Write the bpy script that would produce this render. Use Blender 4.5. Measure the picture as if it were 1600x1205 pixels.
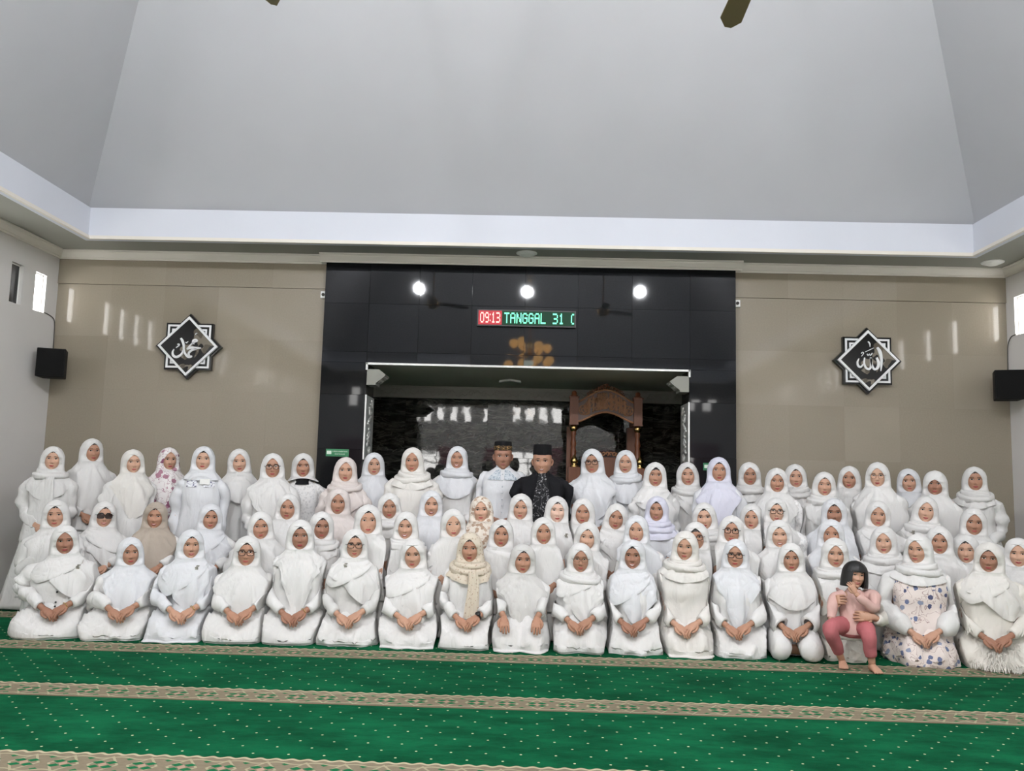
import bpy, math, random
import numpy as np
from mathutils import Matrix, Vector

# ------------------------------------------------------------------ camera, world, lights, exposure
for o in list(bpy.data.objects): bpy.data.objects.remove(o)
scn = bpy.context.scene
COL = scn.collection
FPX, PITCH, YAW, ROLL, CAMH = 1310.82, .1108, .0209, .0255, 1.33
FW = np.array([-math.sin(YAW)*math.cos(PITCH), math.cos(YAW)*math.cos(PITCH), math.sin(PITCH)])
_r0 = np.array([math.cos(YAW), math.sin(YAW), 0]); _u0 = np.cross(_r0, FW)
RT = math.cos(ROLL)*_r0 + math.sin(ROLL)*_u0
UP = -math.sin(ROLL)*_r0 + math.cos(ROLL)*_u0
CAM = np.array([0, 0, CAMH])
cd = bpy.data.cameras.new('camera'); co = bpy.data.objects.new('camera', cd); COL.objects.link(co)
cd.sensor_fit = 'HORIZONTAL'; cd.sensor_width = 36; cd.lens = FPX/1600*36; cd.clip_start = .05
co.matrix_world = Matrix([[RT[0], UP[0], -FW[0], CAM[0]], [RT[1], UP[1], -FW[1], CAM[1]], [RT[2], UP[2], -FW[2], CAM[2]], [0, 0, 0, 1]])
scn.camera = co
def ray(px, py): return FW + RT*(px-800)/FPX - UP*(py-602.5)/FPX
def atY(px, py, Y): d = ray(px, py); return CAM + d*(Y/d[1])
def atZ(px, py, Z): d = ray(px, py); return CAM + d*((Z-CAMH)/d[2])

w = bpy.data.worlds.new('sky'); scn.world = w; w.use_nodes = True
w.node_tree.nodes['Background'].inputs[0].default_value = (1.0, .985, .96, 1)
w.node_tree.nodes['Background'].inputs[1].default_value = 11.0      # bright overcast daylight, comes in through the windows
LAMP_POWER = 850.0                                                    # radiance of the three high LED lamps
scn.view_settings.view_transform = 'Standard'; scn.view_settings.look = 'None'
scn.view_settings.gamma = 1; scn.view_settings.use_curve_mapping = False
scn.view_settings.exposure = 0.06

# room measures
D, XL, XR, YR = 9.3, -5.395, 5.281, -2.2
BL, BR, BY, BYR, Z0, Z1 = -4.736, 4.6, 8.628, -1.53, 3.766, 4.10
APEX = (0, 2.2, 10.0)
ZS = 3.79      # soffit
PL, PR, PY = -2.312, 2.264, 9.18      # black panel
OL, OR, OZ = -1.81, 1.76, 2.57         # mihrab opening

rng = np.random.RandomState(7); random.seed(7)

# ------------------------------------------------------------------ materials
class X:
    """tiny expression wrapper round shader sockets"""
    def __init__(s, nt, v): s.nt, s.v = nt, v
    def _m(s, op, *a):
        n = s.nt.nodes.new('ShaderNodeMath'); n.operation = op
        for i, q in enumerate((s,)+a):
            if isinstance(q, X):
                s.nt.links.new(q.v, n.inputs[i])
            else: n.inputs[i].default_value = q
        return X(s.nt, n.outputs[0])
    def __add__(s, o): return s._m('ADD', o)
    def __sub__(s, o): return s._m('SUBTRACT', o)
    def __mul__(s, o): return s._m('MULTIPLY', o)
    def __truediv__(s, o): return s._m('DIVIDE', o)
    def frac(s): return s._m('FRACT')
    def floor(s): return s._m('FLOOR')
    def abs(s): return s._m('ABSOLUTE')
    def sin(s): return s._m('SINE')
    def sqrt(s): return s._m('SQRT')
    def mod(s, o): return s._m('FLOORED_MODULO', o)
    def gt(s, o): return s._m('GREATER_THAN', o)
    def lt(s, o): return s._m('LESS_THAN', o)
    def min(s, o): return s._m('MINIMUM', o)
    def max(s, o): return s._m('MAXIMUM', o)
def new_mat(name, col=(.8, .8, .8), rough=.6, metal=0, spec=.5, emit=None, es=0, sheen=0):
    m = bpy.data.materials.new(name); m.use_nodes = True
    b = m.node_tree.nodes['Principled BSDF']
    b.inputs['Base Color'].default_value = (*col, 1); b.inputs['Roughness'].default_value = rough
    b.inputs['Metallic'].default_value = metal; b.inputs['Specular IOR Level'].default_value = spec
    if sheen: b.inputs['Sheen Weight'].default_value = sheen
    if emit: b.inputs['Emission Color'].default_value = (*emit, 1); b.inputs['Emission Strength'].default_value = es
    return m
def nodes(m): return m.node_tree, m.node_tree.nodes['Principled BSDF']
def coord(nt, kind='Object'):
    t = nt.nodes.new('ShaderNodeTexCoord'); s = nt.nodes.new('ShaderNodeSeparateXYZ')
    nt.links.new(t.outputs[kind], s.inputs[0]); return t.outputs[kind], X(nt, s.outputs[0]), X(nt, s.outputs[1]), X(nt, s.outputs[2])
def noise(nt, vec, scale, detail=2, rough=.5, dist=0):
    n = nt.nodes.new('ShaderNodeTexNoise'); n.inputs['Scale'].default_value = scale; n.inputs['Detail'].default_value = detail
    n.inputs['Roughness'].default_value = rough; n.inputs['Distortion'].default_value = dist
    nt.links.new(vec, n.inputs['Vector']); return X(nt, n.outputs['Fac'])
def vmap(nt, vec, scale=(1, 1, 1)):
    n = nt.nodes.new('ShaderNodeMapping'); n.inputs['Scale'].default_value = scale; nt.links.new(vec, n.inputs['Vector']); return n.outputs[0]
def mix(nt, fac, a, b):
    n = nt.nodes.new('ShaderNodeMix'); n.data_type = 'RGBA'
    if isinstance(fac, X): nt.links.new(fac.v, n.inputs[0])
    else: n.inputs[0].default_value = fac
    for q, i in ((a, 6), (b, 7)):
        if isinstance(q, tuple): n.inputs[i].default_value = (*q, 1)
        else: nt.links.new(q, n.inputs[i])
    return n.outputs[2]
def ramp(nt, fac, lo, hi):
    n = nt.nodes.new('ShaderNodeMapRange'); n.inputs[1].default_value = lo; n.inputs[2].default_value = hi
    n.interpolation_type = 'SMOOTHSTEP'
    nt.links.new(fac.v, n.inputs[0]); return X(nt, n.outputs[0])
def bump(nt, b, h, strength=.2, dist=.01):
    n = nt.nodes.new('ShaderNodeBump'); n.inputs['Strength'].default_value = strength; n.inputs['Distance'].default_value = dist
    nt.links.new(h.v, n.inputs['Height']); nt.links.new(n.outputs[0], b.inputs['Normal'])
def col_link(nt, b, c): nt.links.new(c, b.inputs['Base Color'])

def paint(name, col, rough=.7, var=.04, spec=.3):
    m = new_mat(name, col, rough, spec=spec); nt, b = nodes(m)
    v, *_ = coord(nt); n = noise(nt, v, 1.7, 4)
    col_link(nt, b, mix(nt, n, tuple(c*(1-var) for c in col), tuple(min(1, c*(1+var)) for c in col)))
    bump(nt, b, noise(nt, v, 90, 2), .05, .004); return m
M = {}
M['wall'] = paint('white_wall_paint', (.66, .64, .62))
M['beam'] = paint('beam_paint', (.62, .64, .70))
M['ceil'] = paint('ceiling_board', (.50, .505, .53), .6)
M['soffit'] = paint('soffit_paint_shaded', (.30, .30, .265))  # the shadow on the soffit is put into this darker colour
M['cornice'] = paint('cornice_plaster', (.72, .68, .62), .55)
M['nicheceil'] = paint('niche_ceiling_paint', (.60, .61, .52)); M['carvedband'] = paint('carved_plaster_band', (.34, .33, .29), .5)
def granite(name, a, b2, rough, scale=60, spec=.5):
    m = new_mat(name, a, rough, spec=spec); nt, b = nodes(m)
    v, *_ = coord(nt)
    oi = nt.nodes.new('ShaderNodeObjectInfo')
    n = noise(nt, v, scale, 3); f = n*.6 + X(nt, oi.outputs['Random'])*.4
    col_link(nt, b, mix(nt, ramp(nt, f, .25, .75), a, b2)); return m
M['beige'] = granite('beige_polished_granite', (.275, .238, .182), (.31, .27, .212), .06, spec=.45)
M['black'] = granite('black_polished_granite', (.008, .0085, .0095), (.013, .014, .016), .035, spec=.28)
m = new_mat('dark_veined_marble', (.03, .03, .03), .03, spec=.85); nt, b = nodes(m)
v, *_ = coord(nt); sv = vmap(nt, v, (.55, 1, 2.2)); n1 = noise(nt, sv, 2.2, 8, .6, 1.6); n2 = noise(nt, sv, 7, 6, .65, .6)
vein = ramp(nt, (n1-.5).abs(), .03, 0)
nt.links.new(mix(nt, vein*.6, mix(nt, ramp(nt, n2, .42, .68), (.018, .019, .018), (.070, .072, .062)), (.15, .15, .13)), b.inputs['Base Color'])
bump(nt, b, noise(nt, v, 3.2, 2), .05, .02)
M['marble'] = m
M['white'] = new_mat('white_trim', (.86, .86, .84), .35)
M['whiteplastic'] = new_mat('white_plastic', (.8, .8, .77), .4)
M['steel'] = new_mat('grey_metal_panel', (.36, .38, .36), .45, .1)
M['ornament'] = new_mat('pale_metal_ornament', (.85, .86, .83), .3, .3)
M['corbel'] = paint('corbel_plaster', (.29, .29, .255), .5)
M['speaker'] = new_mat('black_speaker_cabinet', (.006, .006, .006), .7, spec=.2)
m = new_mat('black_speaker_grille', (.007, .007, .007), .7, spec=.15); nt, b = nodes(m); v, x, y, z = coord(nt)
bump(nt, b, (x*900).sin()*(z*900).sin(), .5, .002); M['grille'] = m
M['cable'] = new_mat('dark_cable', (.05, .045, .04), .5)
M['blackacr'] = new_mat('black_acrylic', (.010, .010, .011), .08)
M['whiteacr'] = new_mat('white_acrylic', (.80, .81, .82), .2)
m = new_mat('acrylic_painted_reflections', (.02, .02, .02), .1); nt, b = nodes(m); v, x, y, z = coord(nt)
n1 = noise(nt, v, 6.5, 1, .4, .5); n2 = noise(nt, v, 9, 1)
col_link(nt, b, mix(nt, ramp(nt, n1, .535, .55), (.010, .010, .011), mix(nt, ramp(nt, n2, .45, .5), (.10, .085, .065), (.20, .175, .14)))); M['painted_reflections'] = m  # taupe patches paint the room's reflections into the black acrylic's colour
M['ledcase'] = new_mat('led_case', (.012, .012, .012), .4)
M['ledred_bg'] = new_mat('led_red_field', (.1, .01, .01), .5, emit=(.55, .012, .03), es=.9)
M['ledgrn_bg'] = new_mat('led_green_field', (.003, .014, .007), .5, spec=.2, emit=(.005, .12, .05), es=.28)
M['ledred'] = new_mat('led_red_pixel', (.3, .05, .05), .5, emit=(1, .50, .45), es=1.6)
M['ledgrn'] = new_mat('led_green_pixel', (.05, .3, .15), .5, emit=(.22, 1, .62), es=1.3)
M['signgreen'] = new_mat('green_sign_plate', (.03, .22, .09), .35)
M['signwhite'] = new_mat('sign_lettering', (.75, .85, .75), .5)
def wood(name, a, b2, rough=.35):
    m = new_mat(name, a, rough); nt, b = nodes(m); v, *_ = coord(nt)
    col_link(nt, b, mix(nt, noise(nt, vmap(nt, v, (14, 14, 1.6)), 3, 4, .6, .8), a, b2)); return m
M['wood'] = wood('reddish_teak', (.12, .036, .012), (.22, .072, .026), .45)
M['carve'] = wood('carved_teak', (.30, .13, .055), (.46, .22, .10), .4)
M['woodback'] = wood('dark_teak_ground', (.05, .015, .008), (.09, .028, .012))
M['brass'] = new_mat('brass', (.62, .42, .16), .25, 1)
m = new_mat('green_prayer_carpet', (.01, .14, .06), .95, spec=.05); nt, b = nodes(m); v, x, y, z = coord(nt)
gr = mix(nt, ramp(nt, noise(nt, vmap(nt, v, (1, 2.2, 1)), 1.9, 5, .7), .32, .68), (.0025, .056, .022), (.0055, .120, .048))
row = ((y-.30)/.105).floor()
su = ((x/.17+row.mod(2.)*.5).frac()-.5)*.17; sv = (((y-.30)/.105).frac()-.5)*.105
dot = (su*su+sv*sv).sqrt().lt(.0062)
c = mix(nt, dot, gr, (.62, .62, .38))
mu = ((x/.18).frac()-.5)*.18; mv = y-.135
tan = mix(nt, noise(nt, v, 40, 3), (.185, .155, .105), (.26, .22, .155))
hx = mu.abs()/.066+mv.abs()/.105
hx2 = (mu-.03).abs()/.03+(mv.abs()-.028).abs()/.022
leaf = hx2.lt(1.)
out = (hx-1.).abs().lt(.10)
ctr = (mu.abs()/.02+mv.abs()/.03).lt(1.)
c2 = mix(nt, out, tan, (.37, .33, .22)); c2 = mix(nt, leaf, c2, (.012, .13, .05)); c2 = mix(nt, ((mu+.03).abs()/.03+(mv.abs()-.028).abs()/.022).lt(1.), c2, (.012, .13, .05)); c2 = mix(nt, ctr, c2, (.40, .27, .20))
mu2 = (((x/.18)+.5).frac()-.5)*.18
c2 = mix(nt, (mu2.abs()/.02+((mv.abs()-.082).abs()/.018)).lt(1.), c2, (.02, .14, .055))
zz = ((x*2*math.pi/.18).sin()*.012+mv.abs()-.095).abs().lt(.006)
c2 = mix(nt, zz, c2, (.37, .33, .22))
chain = ((x*2*math.pi/.075).sin()*.008+y-.277).abs().lt(.009)
c2 = mix(nt, chain, c2, (.48, .43, .29))
c2 = mix(nt, (y-.008).abs().lt(.008), c2, (.17, .13, .085))
edge = (y+(x*2*math.pi/.075).sin()*.010).lt(.288)
nt.links.new(mix(nt, edge, c, c2), b.inputs['Base Color'])
bump(nt, b, noise(nt, v, 260, 2), .35, .006); M['carpet'] = m
M['subfloor'] = paint('floor_tile', (.4, .38, .34), .3)
M['glass'] = bpy.data.materials.new('window_glass'); M['glass'].use_nodes = True; nt = M['glass'].node_tree; nt.nodes.clear()
o_ = nt.nodes.new('ShaderNodeOutputMaterial'); t_ = nt.nodes.new('ShaderNodeBsdfTransparent'); g_ = nt.nodes.new('ShaderNodeBsdfGlossy'); mx_ = nt.nodes.new('ShaderNodeMixShader')
g_.inputs['Roughness'].default_value = .02; mx_.inputs[0].default_value = .06
nt.links.new(t_.outputs[0], mx_.inputs[1]); nt.links.new(g_.outputs[0], mx_.inputs[2]); nt.links.new(mx_.outputs[0], o_.inputs[0])
M['darkpane'] = new_mat('dark_louvre_glass', (.012, .012, .013), .15)
M['alu'] = new_mat('aluminium_frame', (.55, .56, .57), .35, .6)
M['pink'] = new_mat('pink_curtain', (.42, .22, .26), .9)
M['lampglow'] = new_mat('led_lamp_glow', (.9, .9, .9), .4, emit=(.95, .97, 1.0), es=LAMP_POWER)
M['gold'] = new_mat('gold_metal', (.70, .47, .18), .25, 1)
M['petal'] = new_mat('amber_glass_shade', (.75, .45, .16), .3, emit=(1, .56, .20), es=9)
M['bowl'] = new_mat('frosted_glass_bowl', (.8, .85, .8), .3, emit=(.85, 1, .9), es=7)
M['fan'] = new_mat('bronze_fan_blade', (.16, .13, .055), .45, .2)

# ------------------------------------------------------------------ mesh helpers
class MB:
    """collects quads; build() links them as one mesh object"""
    def __init__(s): s.V, s.Q, s.Mi, s.n = [], [], [], 0
    def raw(s, V, Q, mat=0):
        V = np.asarray(V, float).reshape(-1, 3); Q = np.asarray(Q, int).reshape(-1, 4)
        s.V.append(V); s.Q.append(Q+s.n); s.Mi.append(np.full(len(Q), mat)); s.n += len(V); return s
    def grid(s, G, closed=True, mat=0):
        G = np.asarray(G, float); R, C = G.shape[:2]
        c = np.arange(C if closed else C-1); c2 = (c+1) % C; r = np.arange(R-1)[:, None]
        Q = np.stack([r*C+c, r*C+c2, (r+1)*C+c2, (r+1)*C+c], -1).reshape(-1, 4)
        return s.raw(G.reshape(-1, 3), Q, mat)
    def box(s, x0, x1, y0, y1, z0, z1, mat=0):
        V = [(x, y, z) for x in (x0, x1) for y in (y0, y1) for z in (z0, z1)]
        return s.raw(V, [(0, 1, 3, 2), (4, 6, 7, 5), (0, 4, 5, 1), (2, 3, 7, 6), (0, 2, 6, 4), (1, 5, 7, 3)], mat)
    def prism(s, pts, y0, y1, mat=0, axis='y'):
        """extrude a convex-ish 2D outline; caps as a fan about the centroid (degenerate quads)"""
        P = np.asarray(pts, float); n = len(P); c = P.mean(0)
        def to3(q, t): return (q[0], t, q[1]) if axis == 'y' else ((t, q[0], q[1]) if axis == 'x' else (q[0], q[1], t))
        V = [to3(q, y0) for q in P]+[to3(q, y1) for q in P]+[to3(c, y0), to3(c, y1)]
        Q = [(i, (i+1) % n, n+(i+1) % n, n+i) for i in range(n)]
        for i in range(0, n, 2):
            j, k = (i+1) % n, (i+2) % n
            if i == n-1: k = j; 
            Q += [(i, j, k, 2*n), (n+k, n+j, n+i, 2*n+1)] if k != j else []
        if n % 2: Q += []
        return s.raw(V, Q, mat)
    def tube(s, path, rad, m=8, mat=0, cap=True): return s.grid(tube(path, rad, m, cap), True, mat)
    def lathe(s, prof, m=16, c=(0, 0, 0), mat=0, sx=1, sy=1):
        a = np.arange(m)*2*math.pi/m
        G = np.array([[(c[0]+r*math.sin(t)*sx, c[1]-r*math.cos(t)*sy, c[2]+z) for t in a] for r, z in prof])
        return s.grid(G, True, mat)
    def xf(s, f):
        s.V = [f(v) for v in s.V]; return s
    def build(s, name, mats, parent=None, smooth=True):
        V = np.concatenate(s.V).astype(np.float32); Q = np.concatenate(s.Q).astype(np.int32); mi = np.concatenate(s.Mi).astype(np.int32)
        me = bpy.data.meshes.new(name); me.vertices.add(len(V)); me.vertices.foreach_set('co', V.ravel())
        me.loops.add(Q.size); me.loops.foreach_set('vertex_index', Q.ravel())
        me.polygons.add(len(Q)); me.polygons.foreach_set('loop_start', np.arange(0, Q.size, 4, dtype=np.int32))
        me.polygons.foreach_set('material_index', mi)
        me.polygons.foreach_set('use_smooth', np.full(len(Q), smooth))
        me.update(calc_edges=True); me.validate()
        for q in (mats if isinstance(mats, (list, tuple)) else [mats]): me.materials.append(M[q] if isinstance(q, str) else q)
        return link(name, me, parent)
def link(name, me, parent=None):
    o = bpy.data.objects.new(name, me); COL.objects.link(o)
    if parent is not None: o.parent = parent
    return o
def empty(name, loc=(0, 0, 0), rz=0):
    o = bpy.data.objects.new(name, None); o.empty_display_size = .1; COL.objects.link(o); o.location = loc; o.rotation_euler.z = rz; return o
def tag(o, label=None, cat=None, group=None, kind=None):
    for k, v in (('label', label), ('category', cat), ('group', group), ('kind', kind)):
        if v: o[k] = v
    return o
def struct(o): o['kind'] = 'structure'; return o
def cat(pts, n):
    """Catmull-Rom resample"""
    P = np.asarray(pts, float); P = np.vstack([2*P[0]-P[1], P, 2*P[-1]-P[-2]])
    t = np.linspace(0, len(P)-3-1e-9, n); i = t.astype(int); f = (t-i)[:, None]
    a, b, c, d = P[i], P[i+1], P[i+2], P[i+3]
    return .5*((2*b)+(-a+c)*f+(2*a-5*b+4*c-d)*f**2+(-a+3*b-3*c+d)*f**3)
def tube(path, rad, m=8, cap=True):
    P = np.asarray(path, float); n = len(P); rad = np.broadcast_to(np.asarray(rad, float), (n,))
    T = np.gradient(P, axis=0); T /= np.linalg.norm(T, axis=1)[:, None]+1e-12
    u = np.cross(T[0], (0, 0, 1)); 
    if np.linalg.norm(u) < .2: u = np.cross(T[0], (0, 1, 0))
    G = []; a = np.arange(m)*2*math.pi/m
    for i in range(n):
        u = u-T[i]*(u@T[i]); u /= np.linalg.norm(u); w2 = np.cross(T[i], u)
        G.append(P[i]+rad[i]*(np.cos(a)[:, None]*u+np.sin(a)[:, None]*w2))
    G = np.array(G)
    if cap:
        G = np.concatenate([P[0]+(G[:1]-P[0])*.01, G, P[-1]+(G[-1:]-P[-1])*.01])
    return G
def prof(xs, ys, k=9):
    X0 = np.linspace(xs[0], xs[-1], 400); Y0 = np.interp(X0, xs, ys)
    pad = np.concatenate([2*Y0[0]-Y0[k:0:-1], Y0, 2*Y0[-1]-Y0[-2:-k-2:-1]]); ker = np.hanning(2*k+3)[1:-1]; ker /= ker.sum()
    Y1 = np.convolve(pad, ker, 'valid'); return lambda q: np.interp(q, X0, Y1[:400])
def wob(P, freq, seed, k=5):
    r = np.random.RandomState(seed); s = 0
    for i in range(k):
        d = r.normal(size=3); d /= np.linalg.norm(d); s = s+np.sin(P@d*freq*(.6+.9*r.rand())+r.rand()*6.28)
    return s/(k**.5)
def sstep(a, b, x): t = np.clip((x-a)/(b-a), 0, 1); return t*t*(3-2*t)

# ------------------------------------------------------------------ the setting
def holed(mb, u0, u1, v0, v1, holes, place):
    """slab with rectangular holes as a set of boxes; place(u0,u1,v0,v1)"""
    us = sorted({u0, u1, *[h[0] for h in holes], *[h[1] for h in holes]}); vs = sorted({v0, v1, *[h[2] for h in holes], *[h[3] for h in holes]})
    for j in range(len(vs)-1):
        run = None
        for i in range(len(us)-1):
            cu, cv = (us[i]+us[i+1])/2, (vs[j]+vs[j+1])/2
            hole = any(h[0] < cu < h[1] and h[2] < cv < h[3] for h in holes)
            if not hole: run = (run[0], us[i+1]) if run else (us[i], us[i+1])
            if (hole or i == len(us)-2) and run: place(run[0], run[1], vs[j], vs[j+1]); run = None
TH = .06
floor = struct(MB().box(XL-.3, XR+.3, YR-.3, 12.0, -.2, -.008).build('floor', 'subfloor', smooth=False))
VZ0, VZ1, VW = 3.022, 3.445, .205
ventsL = [8.945, 8.52, 8.1, 7.69, 7.28, 6.86, 4.77, 4.35, 3.93, 2.02, 1.6, 1.18, .76, .34, -.08, -1.5]
ventsR = [9.02, 8.6, 8.1, 7.4, 7.0, 6.6, 4.1, 3.73, 3.35, 1.62, 1.2, .78, .4, -.1, -1.3]
DARK_L, DARK_R = {8.52, 4.77, .76}, {8.6, 7.0, .4}
ventsB = [-4.3, -3.9, -3.1, -2.7, -2.3, -1.9, -1.3, -.3, .1, .5, .9, 1.6, 2.0, 2.4, 3.2, 4.0, 4.4]
REARW = [(-4.4, -2.2), (-1.1, 1.1), (2.2, 4.4)]
for side, x, vents, s in (('left', XL, ventsL, -1), ('right', XR, ventsR, 1)):
    mb = MB(); xa, xb = sorted((x, x+s*TH))
    holed(mb, YR, D, 0, ZS, [(v-VW/2, v+VW/2, VZ0, VZ1) for v in vents], lambda a, b_, c_, d_: mb.box(xa, xb, a, b_, c_, d_))
    struct(mb.build('wall_'+side, 'wall', smooth=False))
mb = MB(); holed(mb, XL-TH, XR+TH, 0, ZS, [(v-VW/2, v+VW/2, VZ0, VZ1) for v in ventsB]+[(a, b_, .9, 2.1) for a, b_ in REARW], lambda a, b_, c_, d_: mb.box(a, b_, YR-TH, YR, c_, d_))
struct(mb.build('wall_rear', 'wall', smooth=False))
nwin = 0
for x, vents, s, dark in ((XL, ventsL, -1, DARK_L), (XR, ventsR, 1, DARK_R)):
    for v in vents:
        nwin += 1; xo = x+s*(TH-.022); mb = MB()
        for (a, b_, c_, d_) in ((v-VW/2, v-VW/2+.012, VZ0, VZ1), (v+VW/2-.012, v+VW/2, VZ0, VZ1), (v-VW/2, v+VW/2, VZ0, VZ0+.012), (v-VW/2, v+VW/2, VZ1-.012, VZ1)):
            mb.box(min(xo, xo+s*.02), max(xo, xo+s*.02), a, b_, c_, d_)
        o = struct(mb.build('window_%d' % nwin, 'white', smooth=False))
        MB().box(xo+s*.006-.002, xo+s*.006+.002, v-VW/2+.01, v+VW/2-.01, VZ0+.01, VZ1-.01).build('pane', 'darkpane' if v in dark else 'glass', o, False)
for v in ventsB:
    nwin += 1
    o = struct(MB().box(v-VW/2, v+VW/2, YR-TH, YR-TH+.02, VZ0, VZ0+.012).box(v-VW/2, v+VW/2, YR-TH, YR-TH+.02, VZ1-.012, VZ1).build('window_%d' % nwin, 'white', smooth=False))
    MB().box(v-VW/2, v+VW/2, YR-TH+.006, YR-TH+.01, VZ0+.01, VZ1-.01).build('pane', 'glass', o, False)
for a, b_ in REARW:
    nwin += 1; mb = MB(); n = 4
    for i in range(n+1):
        q = a+(b_-a)*i/n; mb.box(q-.025, q+.025, YR-.055, YR-.005, .9, 2.1)
    for q in (.92, 1.75, 2.08): mb.box(a, b_, YR-.055, YR-.005, q-.025, q+.025)
    o = struct(mb.build('window_%d' % nwin, 'alu', smooth=False))
    for i in range(n): MB().box(a+(b_-a)*i/n+.025, a+(b_-a)*(i+1)/n-.025, YR-.032, YR-.028, .94, 2.06).build('pane', 'glass', o, False)

# back wall: structural core behind the stone, then each polished slab
mb = MB(); holed(mb, XL-TH, XR+TH, 0, ZS, [(OL, OR, 0, OZ)], lambda a, b_, c_, d_: mb.box(a, b_, D+.001, 9.65, c_, d_))
wall_back = struct(mb.build('wall_back', 'beige', smooth=False))
def slab(name, parent, x0, x1, z0, z1, y, mat, jit, th=.02):
    gx = .0005 if mat == 'black' or mat == 'marble' else .0001
    cx, cz = (x0+x1)/2, (z0+z1)/2; hx, hz, bv = (x1-x0)/2-gx, (z1-z0)/2-gx, .0012 if gx > .0002 else .0002
    r1 = [(-hx, th, -hz), (hx, th, -hz), (hx, th, hz), (-hx, th, hz)]; r2 = [(q[0], bv, q[2]) for q in r1]
    r3 = [(q[0]-math.copysign(bv, q[0]), 0, q[2]-math.copysign(bv, q[2])) for q in r1]
    o = MB().grid(np.array([r1, r2, r3])).raw(r3, [(0, 1, 2, 3)]).build(name, mat, parent, False)
    o.location = (cx, y, cz); o.rotation_euler = (random.gauss(0, jit), 0, random.gauss(0, jit)); return o
for x0, x1 in ((XL, PL), (PR, XR)):
    nx = 5; w_ = (x1-x0)/nx
    for i in range(nx):
        for j in range(6):
            slab('granite_slab', wall_back, x0+i*w_, x0+(i+1)*w_, 3.415-(j+1)*.6, 3.415-j*.6 if j else 3.41, D-.02, 'beige', .0008)
        slab('granite_slab', wall_back, x0+i*w_, x0+(i+1)*w_, 3.412, 3.71, D-.034, 'beige', .0006, .034)
panel = struct(MB().box(PL+.004, OL-.001, PY+.02, D+.002, 0, 3.70).box(OR+.001, PR-.004, PY+.02, D+.002, 0, 3.70).box(OL-.001, OR+.001, PY+.02, D+.002, OZ+.001, 3.70).build('wall_mihrab', 'black', smooth=False))
xs = [PL, OL, -1.25, -.66, -.07, .52, 1.12, OR, PR]; zs = [2.57, 2.69, 3.235, 3.70]
for i in range(len(xs)-1):
    for j in range(3): slab('granite_slab', panel, xs[i], xs[i+1], zs[j], zs[j+1], PY, 'black', .0022)
for x0, x1 in ((PL, OL), (OR, PR)):
    for z0, z1 in ((2.21, 2.57), (1.61, 2.21), (1.01, 1.61), (.41, 1.01), (0, .41)): slab('granite_slab', panel, x0, x1, z0, z1, PY, 'black', .0025)
# niche behind the opening
nb = struct(MB().box(-3, 3, 11.6, 11.8, 0, 2.8).box(-3, -2.85, 9.65, 11.6, 0, 2.8).box(2.85, 3, 9.65, 11.6, 0, 2.8).build('wall_niche', 'black', smooth=False))
for i in range(5):
    for j in range(3): slab('marble_slab', nb, -2.85+i*1.14, -2.85+(i+1)*1.14, 2.42-(j+1)*.806, 2.42-j*.806, 11.58, 'marble', .0016)
struct(MB().box(-3, 3, 9.65, 11.8, OZ+.005, OZ+.1).box(OL, OR, 9.19, 9.65, OZ-.001, OZ+.006).build('ceiling_niche', 'nicheceil', smooth=False))
# carved plaster band on the niche wall
mb = MB(); n = 240; band = struct(MB().box(-2.85, 2.85, 11.52, 11.58, 2.41, OZ+.005).box(-2.85, 2.85, 11.50, 11.58, 2.41, 2.435).box(-2.85, 2.85, 11.50, 11.58, 2.545, OZ+.005).build('trim_1', 'carvedband', smooth=False))
for i in range(32):
    x = -2.75+i*.177; t = np.linspace(0, 1, 26); a = t*9.0; rr = .046*(1-t*.85)
    s = 1 if i % 2 else -1
    p = np.stack([x+rr*np.cos(a), np.full(26, 11.517), 2.49+s*rr*np.sin(a)], 1)
    q = cat([(x+.046, 11.517, 2.49), (x+.09, 11.517, 2.49+s*.035), (x+.135, 11.517, 2.49)], 8)
    MB().tube(p, .008*(1-.5*t), 5).tube(q, .007, 5).build('scroll', 'carvedband', band)
# cornices, soffit ring, beam and sloping ceiling
def sweep_box(mb, prof_pts, p0, p1, nrm):
    """straight moulding: profile (out, z) from p0 to p1 with outward normal nrm"""
    G = np.array([[(p[0]+nrm[0]*o_, p[1]+nrm[1]*o_, z) for o_, z in prof_pts] for p in (p0, p1)]); mb.grid(G, True)
    for k in (0, 1):
        c = G[k].mean(0); n = len(prof_pts)
        mb.raw(np.vstack([G[k], c]), [(i, (i+1) % n, n, n) if False else (i, (i+1) % n, n, i) for i in range(0)] or np.zeros((0, 4), int))
cp = [(0, 3.695), (.016, 3.695), (.020, 3.712), (.032, 3.718), (.060, 3.755), (.066, 3.772), (.082, 3.776), (.082, ZS), (0, ZS)]
mb = MB()
sweep_box(mb, cp, (XL, D-.034), (PL-.012, D-.034), (0, -1)); sweep_box(mb, cp, (PR+.012, D-.034), (XR, D-.034), (0, -1))
sweep_box(mb, cp, (PL-.07, PY), (PR+.07, PY), (0, -1))
mb.box(PL-.07, PL, PY, D-.03, 3.70, ZS).box(PR, PR+.07, PY, D-.03, 3.70, ZS)
struct(mb.build('trim_2', 'cornice', smooth=False))
mb = MB(); sweep_box(mb, cp, (XL, YR), (XL, D), (1, 0)); struct(mb.build('trim_3', 'cornice', smooth=False))
mb = MB(); sweep_box(mb, cp, (XR, YR), (XR, D), (-1, 0)); struct(mb.build('trim_4', 'cornice', smooth=False))
mb = MB(); sweep_box(mb, cp, (XL, YR), (XR, YR), (0, 1)); struct(mb.build('trim_5', 'cornice', smooth=False))
mb = MB()
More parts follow.
